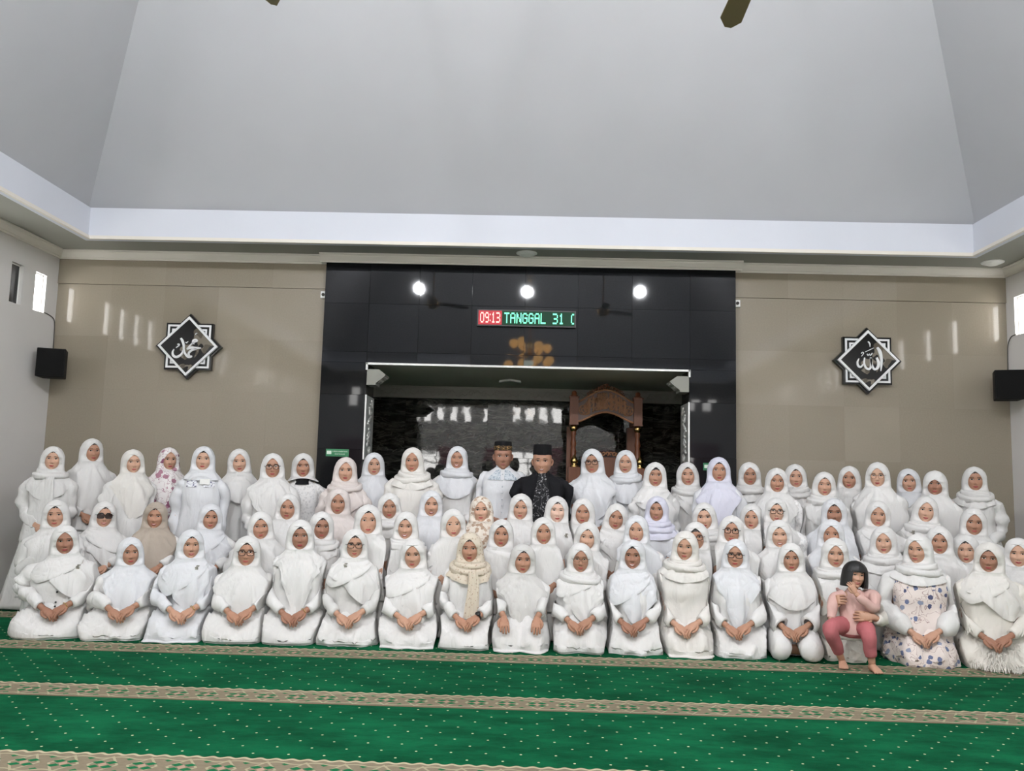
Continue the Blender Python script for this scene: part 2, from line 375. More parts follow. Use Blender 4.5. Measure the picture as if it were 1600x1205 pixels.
mb.box(XL-.2, XR+.2, BY+.02, 9.7, ZS, ZS+.03).box(XL-.2, XR+.2, YR-.2, BYR-.02, ZS, ZS+.03).box(XL-.2, BL-.02, BYR-.02, BY+.02, ZS, ZS+.03).box(BR+.02, XR+.2, BYR-.02, BY+.02, ZS, ZS+.03)
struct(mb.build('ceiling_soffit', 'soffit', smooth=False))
mb = MB(); t = .05
mb.box(BL-t, BR+t, BY, BY+t, Z0-.013, Z1).box(BL-t, BR+t, BYR-t, BYR, Z0-.013, Z1).box(BL-t, BL, BYR, BY, Z0-.013, Z1).box(BR, BR+t, BYR, BY, Z0-.013, Z1)
struct(mb.build('ceiling_beam', 'beam', smooth=False))
mb = MB()
for o1, z0, z1 in ((.030, Z0-.014, Z0+.006), (.016, Z0+.006, Z0+.026)):
    mb.box(BL, BR, BY-o1, BY-.001, z0, z1).box(BL, BR, BYR+.001, BYR+o1, z0, z1).box(BL+.001, BL+o1, BYR+o1, BY-o1, z0, z1).box(BR-o1, BR-.001, BYR+o1, BY-o1, z0, z1)
struct(mb.build('trim_6', 'cornice', smooth=False))
A4 = [(BL-t, BY+t, Z1), (BR+t, BY+t, Z1), (BR+t, BYR-t, Z1), (BL-t, BYR-t, Z1)]
mb = MB()
for i in range(4):
    p, q = np.array(A4[i]), np.array(A4[(i+1) % 4]); a = np.array(APEX)
    G = np.array([[p+(q-p)*(k/6)+(a-(p+(q-p)*(k/6)))*f for k in range(7)] for f in (0, .25, .5, .75, .999)]); mb.grid(G, False)
    mb.grid(G+np.array((0, 0, .08)), False)
ceiling = struct(mb.build('ceiling', 'ceil', smooth=False))
# aluminium edge round the mihrab opening, corbels, steel calligraphy panels
struct(MB().box(OL, OR, PY-.012, PY+.02, OZ-.022, OZ).box(OL-.004, OL+.016, PY-.012, PY+.02, 2.49, OZ).box(OR-.016, OR+.004, PY-.012, PY+.02, 2.49, OZ).build('trim_7', 'white', smooth=False))
struct(MB().box(OL-.001, OL+.004, PY+.02, 9.65, 0, OZ).box(OR-.004, OR+.001, PY+.02, 9.65, 0, OZ).build('wall_reveal', 'black', smooth=False))
for s, ox in ((1, OL), (-1, OR)):
    e = tag(empty('corbel', (ox+s*.006, PY+.05, 2.50)), 'carved plaster corbel in the upper %s corner of the prayer niche' % ('left' if s > 0 else 'right'), 'corbel', 'niche corbels')
    # stepped bracket: trapezoid faces turned inward
    Vt = lambda a, b2, z: [(s*0, -.03, z), (s*a, -.03, z), (s*b2, .22, z), (s*0, .22, z)]
    mb = MB().grid(np.array([Vt(.13, .13, 0), Vt(.205, .205, -.055), Vt(.205, .205, -.07), Vt(.10, .10, -.155), Vt(.10, .10, -.175)]))
    mb.raw(Vt(.10, .10, -.175), [(0, 1, 2, 3)]).raw(Vt(.13, .13, 0), [(0, 1, 2, 3)]); mb.build('block', 'corbel', e, False)
    for k in range(3):
        y_ = .01+k*.065
        MB().tube(cat([(s*.198, y_, -.078), (s*.165, y_+.03, -.095), (s*.15, y_, -.118), (s*.118, y_+.03, -.142)], 10), .009, 5).build('carving', 'corbel', e)
    e = tag(empty('metal_calligraphy_board', (ox+s*.004, PY+.005, 1.50)), 'tall grey metal panel with pale calligraphy on the niche\'s %s side' % ('left' if s > 0 else 'right'), 'panel', 'niche side panels')
    MB().box(min(0, s*.012), max(0, s*.012), 0, .46, 0, .71).build('plate', 'steel', e, False)
    MB().box(min(0, s*.016), max(0, s*.016), -.018, .004, 0, .712).build('edge_strip', 'white', e, False)
    r2 = np.random.RandomState(3)
    for k in range(7):
        z0 = .07+k*.088; p = [(s*.016, .23+r2.uniform(-.12, .12), z0+.02), (s*.016, .23+r2.uniform(-.14, .14), z0+.07), (s*.016, .23+r2.uniform(-.1, .1), z0+.05), (s*.016, .23+r2.uniform(-.14, .14), z0), (s*.016, .23+r2.uniform(-.1, .1), z0+.03)]
        MB().tube(cat(p, 22), .009*np.abs(np.sin(np.linspace(.3, 2.9, 22)*2))+.004, 5).build('letter', 'ornament', e)
e = tag(empty('emergency_lamp', (-.245, 10.5, OZ+.005)), 'small white lamp on the niche ceiling', 'lamp')
MB().prism([(-.14, -.045), (0, -.02), (.14, -.045), (.13, -.018), (0, 0), (-.13, -.018)], -.05, .05).build('housing', 'whiteplastic', e, False)
MB().box(-.03, .03, -.056, -.05, -.022, -.006).build('lens', 'white', e, False)
# carpets: one roll after another
names = {3: 'under the front row\'s knees', 2: 'with the tan border just before the front row', 1: 'in the middle of the foreground', 0: 'nearest to the camera'}
ncar = 0
for k in range(-4, 5):
    y0 = 3.79+1.245*k
    if k == 4: h = D-y0-.03
    else: h = 1.243
    if y0 < YR: y0, h = YR+.01, y0+1.243-YR
    lab = {2: 'green dotted carpet runner whose tan border passes just before the front row', 1: 'second green dotted carpet runner in front of the seated people', 0: 'green dotted carpet runner at the bottom edge of the photo',
           3: 'green dotted carpet runner that the front and middle rows sit on', 4: 'green dotted carpet runner under the standing back row'}.get(k, 'green dotted carpet runner %s behind the front edge of the photo' % ['', 'first', 'second', 'third', 'fourth'][-k])
    o = MB().box(XL+.01, XR-.01, 0, h, -.008, 0).build('prayer_carpet', 'carpet', smooth=False); o.location = (0, y0, 0)
    tag(o, lab, 'carpet', 'rows of prayer carpet')
MB().box(-2.8, 2.8, 9.66, 11.57, -.008, 0).build('prayer_carpet', 'carpet', smooth=False)
o = bpy.data.objects['prayer_carpet.009']; tag(o, 'green carpet inside the prayer niche', 'carpet', 'rows of prayer carpet')

# ------------------------------------------------------------------ wall fittings
FONT = {'0': '01110 10001 10001 10001 10001 10001 01110', '9': '01110 10001 10001 01111 00001 00001 01110', '1': '00100 01100 00100 00100 00100 00100 01110', '3': '11110 00001 00001 01110 00001 00001 11110',
        'T': '11111 00100 00100 00100 00100 00100 00100', 'A': '01110 10001 10001 11111 10001 10001 10001', 'N': '10001 11001 11001 10101 10011 10011 10001', 'G': '01110 10001 10000 10111 10001 10001 01110', 'L': '10000 10000 10000 10000 10000 10000 11111',
        ':': '0 1 0 0 0 1 0', '(': '011 100 100 100 100 100 011', ' ': '00 00 00 00 00 00 00'}
led = tag(empty('led_clock', (-.05, PY-.045, 3.095)), 'running text LED board reading the time and date above the niche', 'led board')
MB().box(-.545, .545, -.01, .045, -.092, .092).build('case', 'ledcase', led, False)
MB().box(-.53, -.272, -.016, -.01, -.078, .078).build('time_field', 'ledred_bg', led, False)
MB().box(-.268, .53, -.016, -.01, -.078, .078).build('text_field', 'ledgrn_bg', led, False)
def matrix_text(txt, x0, x1, mat, name):
    cols = []
    for ch in txt:
        rows = FONT[ch].split(); cols += [[r_[i] for r_ in rows] for i in range(len(rows[0]))]+[['0']*7]
    cols = cols[:-1]; pw = (x1-x0)/len(cols); ph = .118/7; mb = MB()
    for i, c_ in enumerate(cols):
        for j in range(7):
            if c_[j] == '1': x = x0+i*pw; z = .059-j*ph; mb.box(x, x+pw*1.02, -.019, -.0162, z-ph, z+ph*.02)
    o = mb.build(name, mat, led, False); o['kind'] = 'stuff'
matrix_text('09:13', -.512, -.29, 'ledred', 'time_digits'); matrix_text('TANGGAL  31  (', -.245, .524, 'ledgrn', 'running_text')

def stroke(mb, pts, wid, y0, y1, mat=0, n=22):
    P = cat([(p[0], 0, p[1]) for p in pts], n)[:, (0, 2)]; T = np.gradient(P, axis=0); T /= np.linalg.norm(T, axis=1)[:, None]+1e-9
    N = np.stack([-T[:, 1], T[:, 0]], 1); wv = np.interp(np.linspace(0, 1, n), np.linspace(0, 1, len(wid)), wid)[:, None]/2
    a, b_ = P-N*wv, P+N*wv
    f3 = lambda q, y: np.stack([q[:, 0], np.full(n, y), q[:, 1]], 1)
    mb.grid(np.stack([f3(a, y1), f3(a, y0), f3(b_, y0), f3(b_, y1)], 1), True, mat)
def plaque(cx, cz, word, strokes, dots, side):
    e = tag(empty('calligraphy_plaque', (cx, D-.062, cz)), 'eight pointed star plaque with white calligraphy on the %s beige wall' % side, 'plaque', 'star plaques')
    R_ = .372
    def sq(r, rot):
        return [(r*math.cos(rot+k*math.pi/2), r*math.sin(rot+k*math.pi/2)) for k in range(4)]
    def star(r): 
        pts = []; q = r*math.sqrt(2)/2
        inner = r*.765
        for k in range(8):
            a = k*math.pi/4; pts.append((r*math.cos(a), r*math.sin(a))); a += math.pi/8; pts.append((inner*math.cos(a), inner*math.sin(a)))
        return pts
    MB().prism(star(R_), -.028, .026).build('star_base', 'blackacr', e, False)
    def ring(r0, r1, rot, y0, y1, mat, name):
        a, b_ = sq(r0, rot), sq(r1, rot)
        G = np.array([[(q[0], y, q[1]) for q in s_] for s_, y in ((a, y1), (a, y0), (b_, y0), (b_, y1))]); return MB().grid(G, True).build(name, mat, e, False)
    q = math.pi/4
    ring(R_*.925, R_*.845, q, -.036, -.028, 'whiteacr', 'square_border'); ring(R_*.75, R_*.68, q, -.036, -.028, 'whiteacr', 'square_border')
    MB().prism(sq(R_*.885, 0), -.058, -.028).build('diamond', 'painted_reflections', e, False)
    ring(R_*.905, R_*.815, 0, -.066, -.028, 'whiteacr', 'diamond_border')
    mb = MB()
    for pts, wid in strokes: MBs = stroke(mb, [(p[0]*R_, p[1]*R_) for p in pts], [v_*R_ for v_ in wid], -.070, -.058)
    mb.build('lettering', 'whiteacr', e, False)
def zp(cx, cy, sc): return lambda *pts: [((x-cx)/sc, (cy-y)/sc) for x, y in pts]
Z = zp(655, 620, 520)
plaque(-3.82, 2.71, 'left', [
    (Z((545, 500), (575, 545), (598, 610), (606, 690), (640, 755), (690, 790), (745, 780)), [.055, .075, .06, .05, .06, .09, .04]),
    (Z((598, 680), (570, 755), (500, 798), (445, 775), (432, 720), (450, 675)), [.03, .06, .075, .07, .05, .02]),
    (Z((650, 668), (720, 648), (800, 652), (872, 648)), [.05, .075, .075, .03]),
    (Z((655, 662), (700, 612), (750, 562), (800, 540), (785, 518), (745, 530), (738, 565), (765, 590)), [.03, .04, .045, .05, .05, .045, .04, .03]),
    (Z((800, 662), (725, 690), (685, 735), (700, 780)), [.05, .06, .06, .05]),
    (Z((482, 652), (522, 618), (525, 595), (497, 598)), [.02, .035, .03, .02]),
    (Z((628, 560), (640, 575), (655, 555), (668, 550)), [.018, .018, .018, .018]),
    (Z((770, 440), (780, 420), (800, 415)), [.02, .02, .015])], None, 'left')
Z = zp(695, 630, 525)
plaque(3.71, 2.72, 'right', [
    (Z((828, 425), (866, 490), (888, 600), (886, 700), (876, 795)), [.06, .10, .075, .06, .015]),
    (Z((725, 585), (735, 690), (775, 768), (825, 745), (845, 670), (815, 585)), [.05, .06, .06, .075, .08, .06]),
    (Z((632, 590), (622, 680), (650, 750), (695, 768), (722, 730), (728, 600)), [.03, .05, .06, .06, .05, .05]),
    (Z((612, 690), (565, 738), (528, 715), (520, 660), (545, 605)), [.03, .06, .06, .05, .02]),
    (Z((670, 528), (685, 556), (706, 530), (722, 556), (750, 515)), [.022]*5),
    (Z((688, 335), (714, 372), (718, 420)), [.035, .035, .012]), (Z((640, 502), (705, 470), (775, 435)), [.014, .018, .014]),
    (Z((582, 528), (600, 505), (616, 524), (585, 570)), [.02, .02, .02, .012])], None, 'right')

for s, cx, lab in ((1, -5.2, 'left'), (-1, 5.09, 'right')):
    e = tag(empty('wall_speaker', (cx, 8.98, 2.45), s*.32), 'black box loudspeaker mounted in the %s corner of the hall' % lab, 'loudspeaker', 'corner loudspeakers')
    ws = [(-.135, -.16), (.135, -.16), (.15, .12), (-.15, .12)]
    G = lambda z, k: [(x*k, y*k, z) for x, y in [(-.14, -.13), (.14, -.13), (.115, .11), (-.115, .11)]]
    MB().grid(np.array([G(-.155, .95), G(-.15, 1), G(.15, 1), G(.155, .95)])).raw(G(.155, .95), [(0, 1, 2, 3)]).raw(G(-.155, .95), [(0, 1, 2, 3)]).build('cabinet', 'speaker', e, False)
    MB().box(-.128, .128, -.142, -.128, -.14, .14).build('grille', 'grille', e, False)
    MB().tube(cat([(0, .10, .05), (0, .15, .05), (s*-.06, .22, .02)], 8), .018, 8).build('bracket', 'speaker', e)
tag(MB().tube(cat([(XL+.006, 9.05, 3.03), (XL+.01, 9.14, 3.02), (XL+.01, 9.22, 3.0), (XL+.012, 9.255, 2.95), (XL+.014, 9.262, 2.8), (XL+.02, 9.262, 2.62)], 26), .005, 6).build('speaker_cable', 'cable'), 'thin dark cable from the left window corner down to the loudspeaker', 'cable', 'speaker cables')
tag(MB().tube(cat([(XR-.006, 9.1, 3.03), (XR-.01, 9.18, 3.02), (XR-.01, 9.23, 2.98), (XR-.012, 9.255, 2.92), (XR-.014, 9.262, 2.8), (XR-.02, 9.262, 2.62)], 26), .005, 6).build('speaker_cable', 'cable'), 'thin dark cable from the right window corner down to the loudspeaker', 'cable', 'speaker cables')
for x, lab in ((PL-.035, 'left'), (PR+.035, 'right')):
    e = tag(empty('wall_socket', (x, D-.02, 3.34)), 'small white socket box at the %s edge of the black granite panel' % lab, 'socket', 'socket boxes')
    MB().box(-.03, .03, -.035, 0, -.038, .038).build('box', 'whiteplastic', e, False)
    MB().lathe([(.001, .0), (.018, 0), (.018, .01), (.001, .01)], 12).xf(lambda v_: np.stack([v_[:, 0], -.036-v_[:, 2], v_[:, 1]], 1)).build('knob', 'cable', e)
def text(name, s, size, loc, parent, mat):
    c = bpy.data.curves.new(name, 'FONT'); c.body = s; c.size = size; c.align_x = 'CENTER'; c.align_y = 'CENTER'; c.extrude = .001; c.resolution_u = 2
    o = bpy.data.objects.new(name, c); COL.objects.link(o); dg = bpy.context.evaluated_depsgraph_get(); me = bpy.data.meshes.new_from_object(o.evaluated_get(dg)); bpy.data.objects.remove(o)
    me.materials.clear(); me.materials.append(M[mat]); o = link(name, me, parent); o.location = loc; o.rotation_euler.x = math.pi/2; return o
for cx, cz, lab in ((-2.085, 1.565, 'left'), (2.03, 1.515, 'right')):
    e = tag(empty('shaf_sign', (cx, PY-.004, cz)), 'small green wall sign with white lettering on the %s granite pier' % lab, 'sign', 'green signs')
    MB().box(-.125, .125, -.006, .004, -.04, .04).build('plate', 'signgreen', e, False)
    MB().box(-.115, -.065, -.008, -.006, -.016, .02).build('pictogram', 'signwhite', e, False)
    text('lettering', 'LURUS & RAPATKAN', .018, (.03, -.008, .014), e, 'signwhite'); text('lettering', 'SHAF SHOLAT', .018, (.03, -.008, -.014), e, 'signwhite')
for px, py, lab in ((823, 400, 'round white smoke detector on the soffit above the LED board'), (1543, 414, 'round white downlight on the soffit near the right corner')):
    P = atZ(px, py, 3.785); e = tag(empty('ceiling_fixture', (P[0], P[1]-.1, ZS)), lab, 'ceiling fixture')
    MB().lathe([(.001, 0), (.115, 0), (.115, -.008), (.095, -.016), (.088, -.013), (.085, -.022), (.068, -.028), (.064, -.024)], 24).build('ring', 'white', e)
    MB().lathe([(.064, -.024), (.05, -.036), (.025, -.042), (.001, -.043)], 24).build('dome', 'whiteplastic', e)

# ------------------------------------------------------------------ carved pulpit in the niche
mim = tag(empty('pulpit', (.955, 10.4, 0)), 'carved reddish wood pulpit canopy with arched calligraphy panel in the niche', 'pulpit')
for s in (-1, 1):
    x = s*.395
    mb = MB().lathe([(.001, 2.44), (.022, 2.435), (.034, 2.415), (.030, 2.39), (.045, 2.385), (.045, 2.37), (.03, 2.36)], 14, (x, 0, 0))
    mb.build('finial', 'brass' if False else 'wood', mim)
    MB().box(x-.052, x+.052, -.05, .05, 2.03, 2.345).box(x-.062, x+.062, -.06, .06, 2.345, 2.365).box(x-.058, x+.058, -.056, .056, 2.015, 2.03).build('post_block', 'wood', mim, False)
    MB().lathe([(.03, 2.015), (.045, 2.0), (.052, 1.975), (.042, 1.945), (.028, 1.935)], 14, (x, 0, 0)).build('post_bulb', 'brass', mim)
    MB().lathe([(.028, 1.935), (.032, 1.90), (.022, 1.86), (.034, 1.80), (.038, 1.77), (.026, 1.74), (.036, 1.70), (.04, 1.4), (.045, 1.0), (.03, .9), (.05, .8), (.05, 0)], 14, (x, 0, 0)).build('turned_post', 'wood', mim)
    MB().box(x-.055, x+.055, .62, .74, 0, 2.03).build('rear_post', 'wood', mim, False)
    MB().box(x-.03, x+.03, .05, .62, 2.03, 2.30).build('side_rail', 'wood', mim, False)
    mb = MB().box(x-.07, x+.07, -.30, -.18, 0, 1.49); mb.build('stair_post', 'wood', mim, False)
    MB().lathe([(.05, 1.49), (.055, 1.505), (.025, 1.52), (.04, 1.545), (.045, 1.57), (.03, 1.60), (.008, 1.63), (.001, 1.65)], 14, (x, -.24, 0)).build('brass_finial', 'brass', mim)
t = np.linspace(-1, 1, 25); top = 2.30+.155*np.cos(t*math.pi/2)**1.2; bot = 2.055+.125*np.cos(t*math.pi/2)**1.4; xx = t*.345
G = np.stack([np.stack([xx, np.full(25, y), zz_], 1) for y, zz_ in ((.02, bot), (-.012, bot), (-.012, top), (.02, top))], 1)
MB().grid(G, True).build('arch_panel', 'woodback', mim, False)
for nm, zz_ in (('arch_rim', top), ('arch_rim', bot)): MB().tube(np.stack([xx, np.full(25, -.015), zz_], 1), .013, 6).build(nm, 'carve', mim)
r2 = np.random.RandomState(11); mb = MB()
for i in range(120):                                            # interlaced script strokes
    u = r2.uniform(-.72, .72); c_ = math.cos(u*math.pi/2); zb, zt = 2.075+.125*c_**1.4, 2.28+.155*c_**1.2; x0 = u*.345
    k = i % 3
    if k == 0: p = [(x0, -.02, zb+.02), (x0+.006, -.02, (zb+zt)/2), (x0-.004, -.02, zt-.01)]
    elif k == 1:
        zc = r2.uniform(zb+.04, zt-.05); p = [(x0-.035, -.02, zc), (x0-.015, -.02, zc-.03), (x0+.015, -.02, zc-.025), (x0+.03, -.02, zc+.015)]
    else:
        zc = r2.uniform(zb+.04, zt-.04); a = np.linspace(0, 5.2, 7); p = [(x0+.02*math.cos(q), -.021, zc+.02*math.sin(q)) for q in a]
    mb.tube(cat(p, 12), .0062, 5)
mb.build('carved_script', 'carve', mim)
for s in (-1, 1):
    mb = MB()
    for rr in (.060, .028): 
        a = np.linspace(0, 2*math.pi, 25); mb.tube(np.stack([s*.275+rr*np.cos(a), np.full(25, -.02), 2.20+rr*np.sin(a)], 1), .006, 5)
    for k in range(6):
        a = k*math.pi/3; mb.tube(cat([(s*.275+.02*math.cos(a), -.02, 2.2+.02*math.sin(a)), (s*.275+.045*math.cos(a+.5), -.02, 2.2+.045*math.sin(a+.5)), (s*.275+.055*math.cos(a), -.02, 2.2+.055*math.sin(a))], 8), .005, 5)
    mb.build('roundel', 'carve', mim)
for i in range(15):
    u = -1+i/7; zb = 2.30+.155*math.cos(u*.62*math.pi/2)**1.2; x0 = u*.22; hgt = .035+.06*(1-abs(u))
    a = np.linspace(0, 5.5, 14); rr = .022*(1-np.linspace(0, .8, 14))
    MB().tube(np.stack([x0+rr*np.cos(a+i), np.full(14, -.005), zb+hgt*.6+rr*np.sin(a+i)], 1), .0075, 5).tube([(x0, -.005, zb-.01), (x0, -.005, zb+hgt*.6)], .009, 5).build('crest_scroll', 'wood', mim)
MB().box(-.34, .34, .02, .66, 2.30, 2.33).build('canopy_board', 'woodback', mim, False)
MB().box(-.26, .26, .25, .29, .6, 1.60).box(-.28, .28, .24, .30, 1.60, 1.63).build('seat_back', 'wood', mim, False)
for i in range(9):
    a = np.linspace(0, 5.5, 12); rr = .028*(1-np.linspace(0, .8, 12)); x0 = -.18+i*.045
    MB().tube(np.stack([x0+rr*np.cos(a+i), np.full(12, .27), 1.66+.02*math.sin(i*math.pi/8)+rr*np.sin(a+i)], 1), .009, 5).build('seat_crest', 'carve', mim)
MB().box(-.3, .3, .2, .62, .4, .6).box(-.34, .34, -.2, .7, 0, .4).build('platform', 'wood', mim, False)

# ------------------------------------------------------------------ lamps, chandelier, fans, curtains (above and behind the camera)
for x, y, z, lab in ((-2.25, 2.0, 5.05, 'left'), (-.06, 1.5, 5.15, 'middle'), (2.15, 2.0, 5.05, 'right')):
    e = tag(empty('pendant_lamp', (x, y, z)), 'round LED lamp hanging high above the camera, %s of three' % lab, 'lamp', 'high LED lamps')
    MB().lathe([(.001, .10), (.05, .087), (.087, .05), (.10, 0), (.087, -.05), (.05, -.087), (.001, -.10)], 16).build('globe', 'lampglow', e)
    rise = min(10-abs(x)*5.9/4.7, 10-abs(y-2.2)*5.9/3.7)-z-.35
    MB().tube([(0, 0, .12), (0, 0, .3), (0, 0, rise)], .01, 6).lathe([(.04, .115), (.05, .2), (.001, .22)], 10).build('stem', 'alu', e)
ch = tag(empty('chandelier', (-.02, 2.2, 3.78)), 'gold chandelier with amber petal shades hanging above the camera', 'chandelier')
MB().tube([(0, 0, .1), (0, 0, 2), (0, 0, 6.0)], .012, 6).lathe([(.001, .3), (.05, .25), (.03, .1), (.06, 0), (.03, -.1), (.001, -.15)], 14).build('column', 'gold', ch)
for tier, (rr, zz_, n) in enumerate(((.34, .12, 6), (.46, -.22, 8))):
    for k in range(n):
        a = k*2*math.pi/n+tier*.3; c_, s_ = math.cos(a), math.sin(a)
        MB().tube(cat([(0, 0, zz_-.1), (.5*rr*c_, .5*rr*s_, zz_-.16), (rr*c_, rr*s_, zz_-.06)], 10), .010, 6).build('arm', 'gold', ch)
        G = np.array([[(rr*c_+(.09*math.sin(q*math.pi*.75+.2))*math.cos(b_)*(1 if True else 1), rr*s_+.09*math.sin(q*math.pi*.75+.2)*math.sin(b_), zz_-.07+.17*q) for b_ in np.arange(10)*math.pi/5] for q in np.linspace(0, 1, 6)])
        MB().grid(G, True).build('petal_shade', 'petal', ch)
MB().lathe([(.001, -.32), (.08, -.31), (.13, -.25), (.14, -.2), (.001, -.19)], 16).build('glass_bowl', 'bowl', ch)
for tip, hub, lab in ((atY(1137, 43, 5.0), None, 'right'), (atY(428, 8, 5.0), None, 'left')):
    R_ = .68; hx, hy, hz = tip[0]+.0*R_, tip[1]-R_, tip[2]
    e = tag(empty('ceiling_fan', (hx, hy, hz)), 'bronze ceiling fan whose blade tip shows at the top, %s one' % lab, 'fan', 'ceiling fans')
    zc = min(10-abs(hx)*5.9/4.7, 10-(hy-2.2)*5.9/6.45)-hz
    MB().lathe([(.001, -.10), (.07, -.09), (.10, -.04), (.10, .04), (.05, .08), (.02, .12)], 18).build('motor', 'gold', e)
    MB().tube([(0, 0, .1), (0, 0, zc*.5), (0, 0, zc-.05)], .013, 8).build('rod', 'gold', e)
    for k in range(3):
        a = math.pi/2+k*2*math.pi/3; r_ = np.linspace(.1, R_, 8); wd = np.interp(r_, [.1, .2, .6, .66, R_], [.03, .055, .065, .055, .02])
        G = np.array([[(r*math.cos(a)-q*wv*math.sin(a), r*math.sin(a)+q*wv*math.cos(a), q*wv*.22+dz) for q, dz in ((-1, 0), (1, 0), (1, .008), (-1, .008))] for r, wv in zip(r_, wd)])
        MB().grid(G, True).build('blade', 'fan', e, False)
for a, b_ in REARW:
    for (c0, c1, lab) in ((a-.25, a+.45, 'left'), (b_-.45, b_+.25, 'right')):
        xx = np.linspace(c0, c1, 60); yy = YR+.09+.03*np.sin(xx*62)
        G = np.array([np.stack([xx, yy, np.full(60, z)], 1) for z in (2.22, 1.9, 1.5, 1.1, .75)])
        o = MB().grid(G, False).grid(G+np.array((0, .004, 0)), False).build('curtain', 'pink'); tag(o, 'pink curtain at the %s side of the %s rear window' % (lab, {-4.4: 'left', -1.1: 'middle', 2.2: 'right'}[a]), 'curtain', 'pink curtains')

# ------------------------------------------------------------------ people: materials
def cloth(name, col, rough=.85, fine=140, st=.12):
    m = new_mat(name, col, rough, spec=.2); nt, b = nodes(m); v, *_ = coord(nt)
    n = noise(nt, v, 9, 3); col_link(nt, b, mix(nt, n, tuple(c*.96 for c in col), tuple(min(1, c*1.03) for c in col)))
    wr = (noise(nt, vmap(nt, v, (1, 1, .42)), 10, 2, .45, .9)-.5).abs()*2.2+(noise(nt, vmap(nt, v, (1, 1, .35)), 24, 2, .5, .6)-.5).abs()*.5
    bump(nt, b, noise(nt, v, fine, 2)*.05+wr, .44 if col[0] > .2 else .25, .016); return m
W_ = {'white': (.80, .79, .775), 'cool': (.775, .785, .81), 'warm': (.80, .775, .735), 'cream': (.76, .71, .63), 'lilac': (.73, .73, .84), 'blush': (.78, .71, .68), 'beige': (.50, .43, .36), 'soft': (.70, .69, .67), 'ivory': (.79, .755, .69)}
for k, c in W_.items(): M['c_'+k] = cloth('cloth_'+k, tuple(q*.86 for q in c))
M['c_black'] = cloth('cloth_black', (.010, .010, .012)); M['c_navy'] = cloth('cloth_dark_trousers', (.03, .032, .04))
M['c_pink'] = cloth('knit_pink', (.62, .40, .36), .9, 220, .3); M['c_rose'] = cloth('trousers_rose', (.45, .14, .15))
def pattern(name, base, cols, scale, thr, vine=None, vs=6):
    m = new_mat(name, base, .85, spec=.2); nt, b = nodes(m); v, *_ = coord(nt)
    d = nt.nodes.new('ShaderNodeMix'); 
    w1 = noise(nt, v, scale*2.2, 2)
    vo = nt.nodes.new('ShaderNodeTexVoronoi'); vo.inputs['Scale'].default_value = scale; nt.links.new(v, vo.inputs['Vector'])
    dist = X(nt, vo.outputs['Distance'])+(w1-.5)*.45
    sp = nt.nodes.new('ShaderNodeSeparateColor'); nt.links.new(vo.outputs['Color'], sp.inputs[0]); r1 = X(nt, sp.outputs[0])
    c = mix(nt, r1.gt(.55), cols[0], cols[1])
    if len(cols) > 2: c = mix(nt, r1.gt(.8), c, cols[2])
    out = base
    if vine: out = mix(nt, (noise(nt, v, vs, 2, .5, .8)-.5).abs().lt(.012), base, vine)
    col_link(nt, b, mix(nt, dist.lt(thr), out, c)); return m
M['c_floral_blue'] = pattern('cloth_blue_floral', (.74, .66, .62), [(.15, .18, .30), (.27, .30, .40), (.09, .10, .18)], 17, .32, (.42, .32, .30), 11)
M['c_floral_plum'] = pattern('cloth_plum_floral', (.76, .73, .72), [(.26, .10, .16), (.42, .22, .28)], 13, .36, (.38, .2, .26), 16)
M['c_floral_tan'] = pattern('cloth_tan_floral', (.72, .66, .58), [(.42, .30, .22), (.52, .40, .31)], 22, .38, (.5, .38, .3), 14)
M['c_scarf'] = pattern('scarf_spotted', (.62, .55, .45), [(.40, .30, .22), (.45, .36, .27)], 42, .24)
M['c_lace'] = pattern('cloth_lace', (.78, .77, .76), [(.62, .61, .60), (.66, .66, .66)], 38, .36, (.6, .6, .6), 30)
M['c_motif'] = pattern('shirt_black_motif', (.02, .02, .022), [(.30, .30, .31), (.2, .2, .2)], 34, .24, (.24, .24, .25), 18)
M['c_embro'] = pattern('embroidery_blue', (.56, .60, .64), [(.25, .31, .38), (.32, .38, .44)], 60, .40, (.30, .36, .42), 34)
M['c_floral_em'] = pattern('embroidery_dark', (.775, .785, .82), [(.12, .10, .16), (.2, .2, .3)], 40, .34, (.2, .2, .3), 22)
SKIN = []
for i, c in enumerate(tuple(min(.75, q*1.13) for q in c0) for c0 in [(.50, .30, .21), (.44, .25, .17), (.38, .20, .13), (.35, .185, .12), (.30, .15, .098), (.60, .40, .31)]):
    m = new_mat('skin_%d' % i, c, .48, spec=.35); nt, b = nodes(m); v, *_ = coord(nt)
    col_link(nt, b, mix(nt, noise(nt, v, 26, 3), tuple(q*.93 for q in c), tuple(q*1.06 for q in c))); SKIN.append(m)
M['hair'] = new_mat('black_hair', (.008, .007, .007), .45); nt, b = nodes(M['hair']); v, *_ = coord(nt); bump(nt, b, noise(nt, vmap(nt, v, (1, 1, .08)), 420, 2), .4, .003)
M['sclera'] = new_mat('eye_white', (.62, .58, .55), .25); M['iris'] = new_mat('iris_dark_brown', (.012, .007, .005), .12); M['brow'] = new_mat('eyebrow_nostril_shade', (.035, .02, .015), .8)
LIPS = [new_mat('lips_%d' % i, c, .4) for i, c in enumerate([(.38, .060, .060), (.33, .045, .05), (.42, .09, .08), (.27, .085, .07)])]
M['teeth'] = new_mat('teeth', (.78, .75, .70), .3)
M['frame'] = new_mat('dark_glasses_frame', (.012, .010, .010), .25); M['frame_thin'] = new_mat('thin_metal_frame', (.16, .11, .07), .25, .8)
M['lensglass'] = M['glass'].copy(); M['lensglass'].name = 'spectacle_lens'; [setattr(n_.inputs[0], 'default_value', .025) for n_ in M['lensglass'].node_tree.nodes if n_.type == 'MIX_SHADER']
M['sunlens'] = new_mat('brown_tinted_lens', (.03, .015, .012), .05)
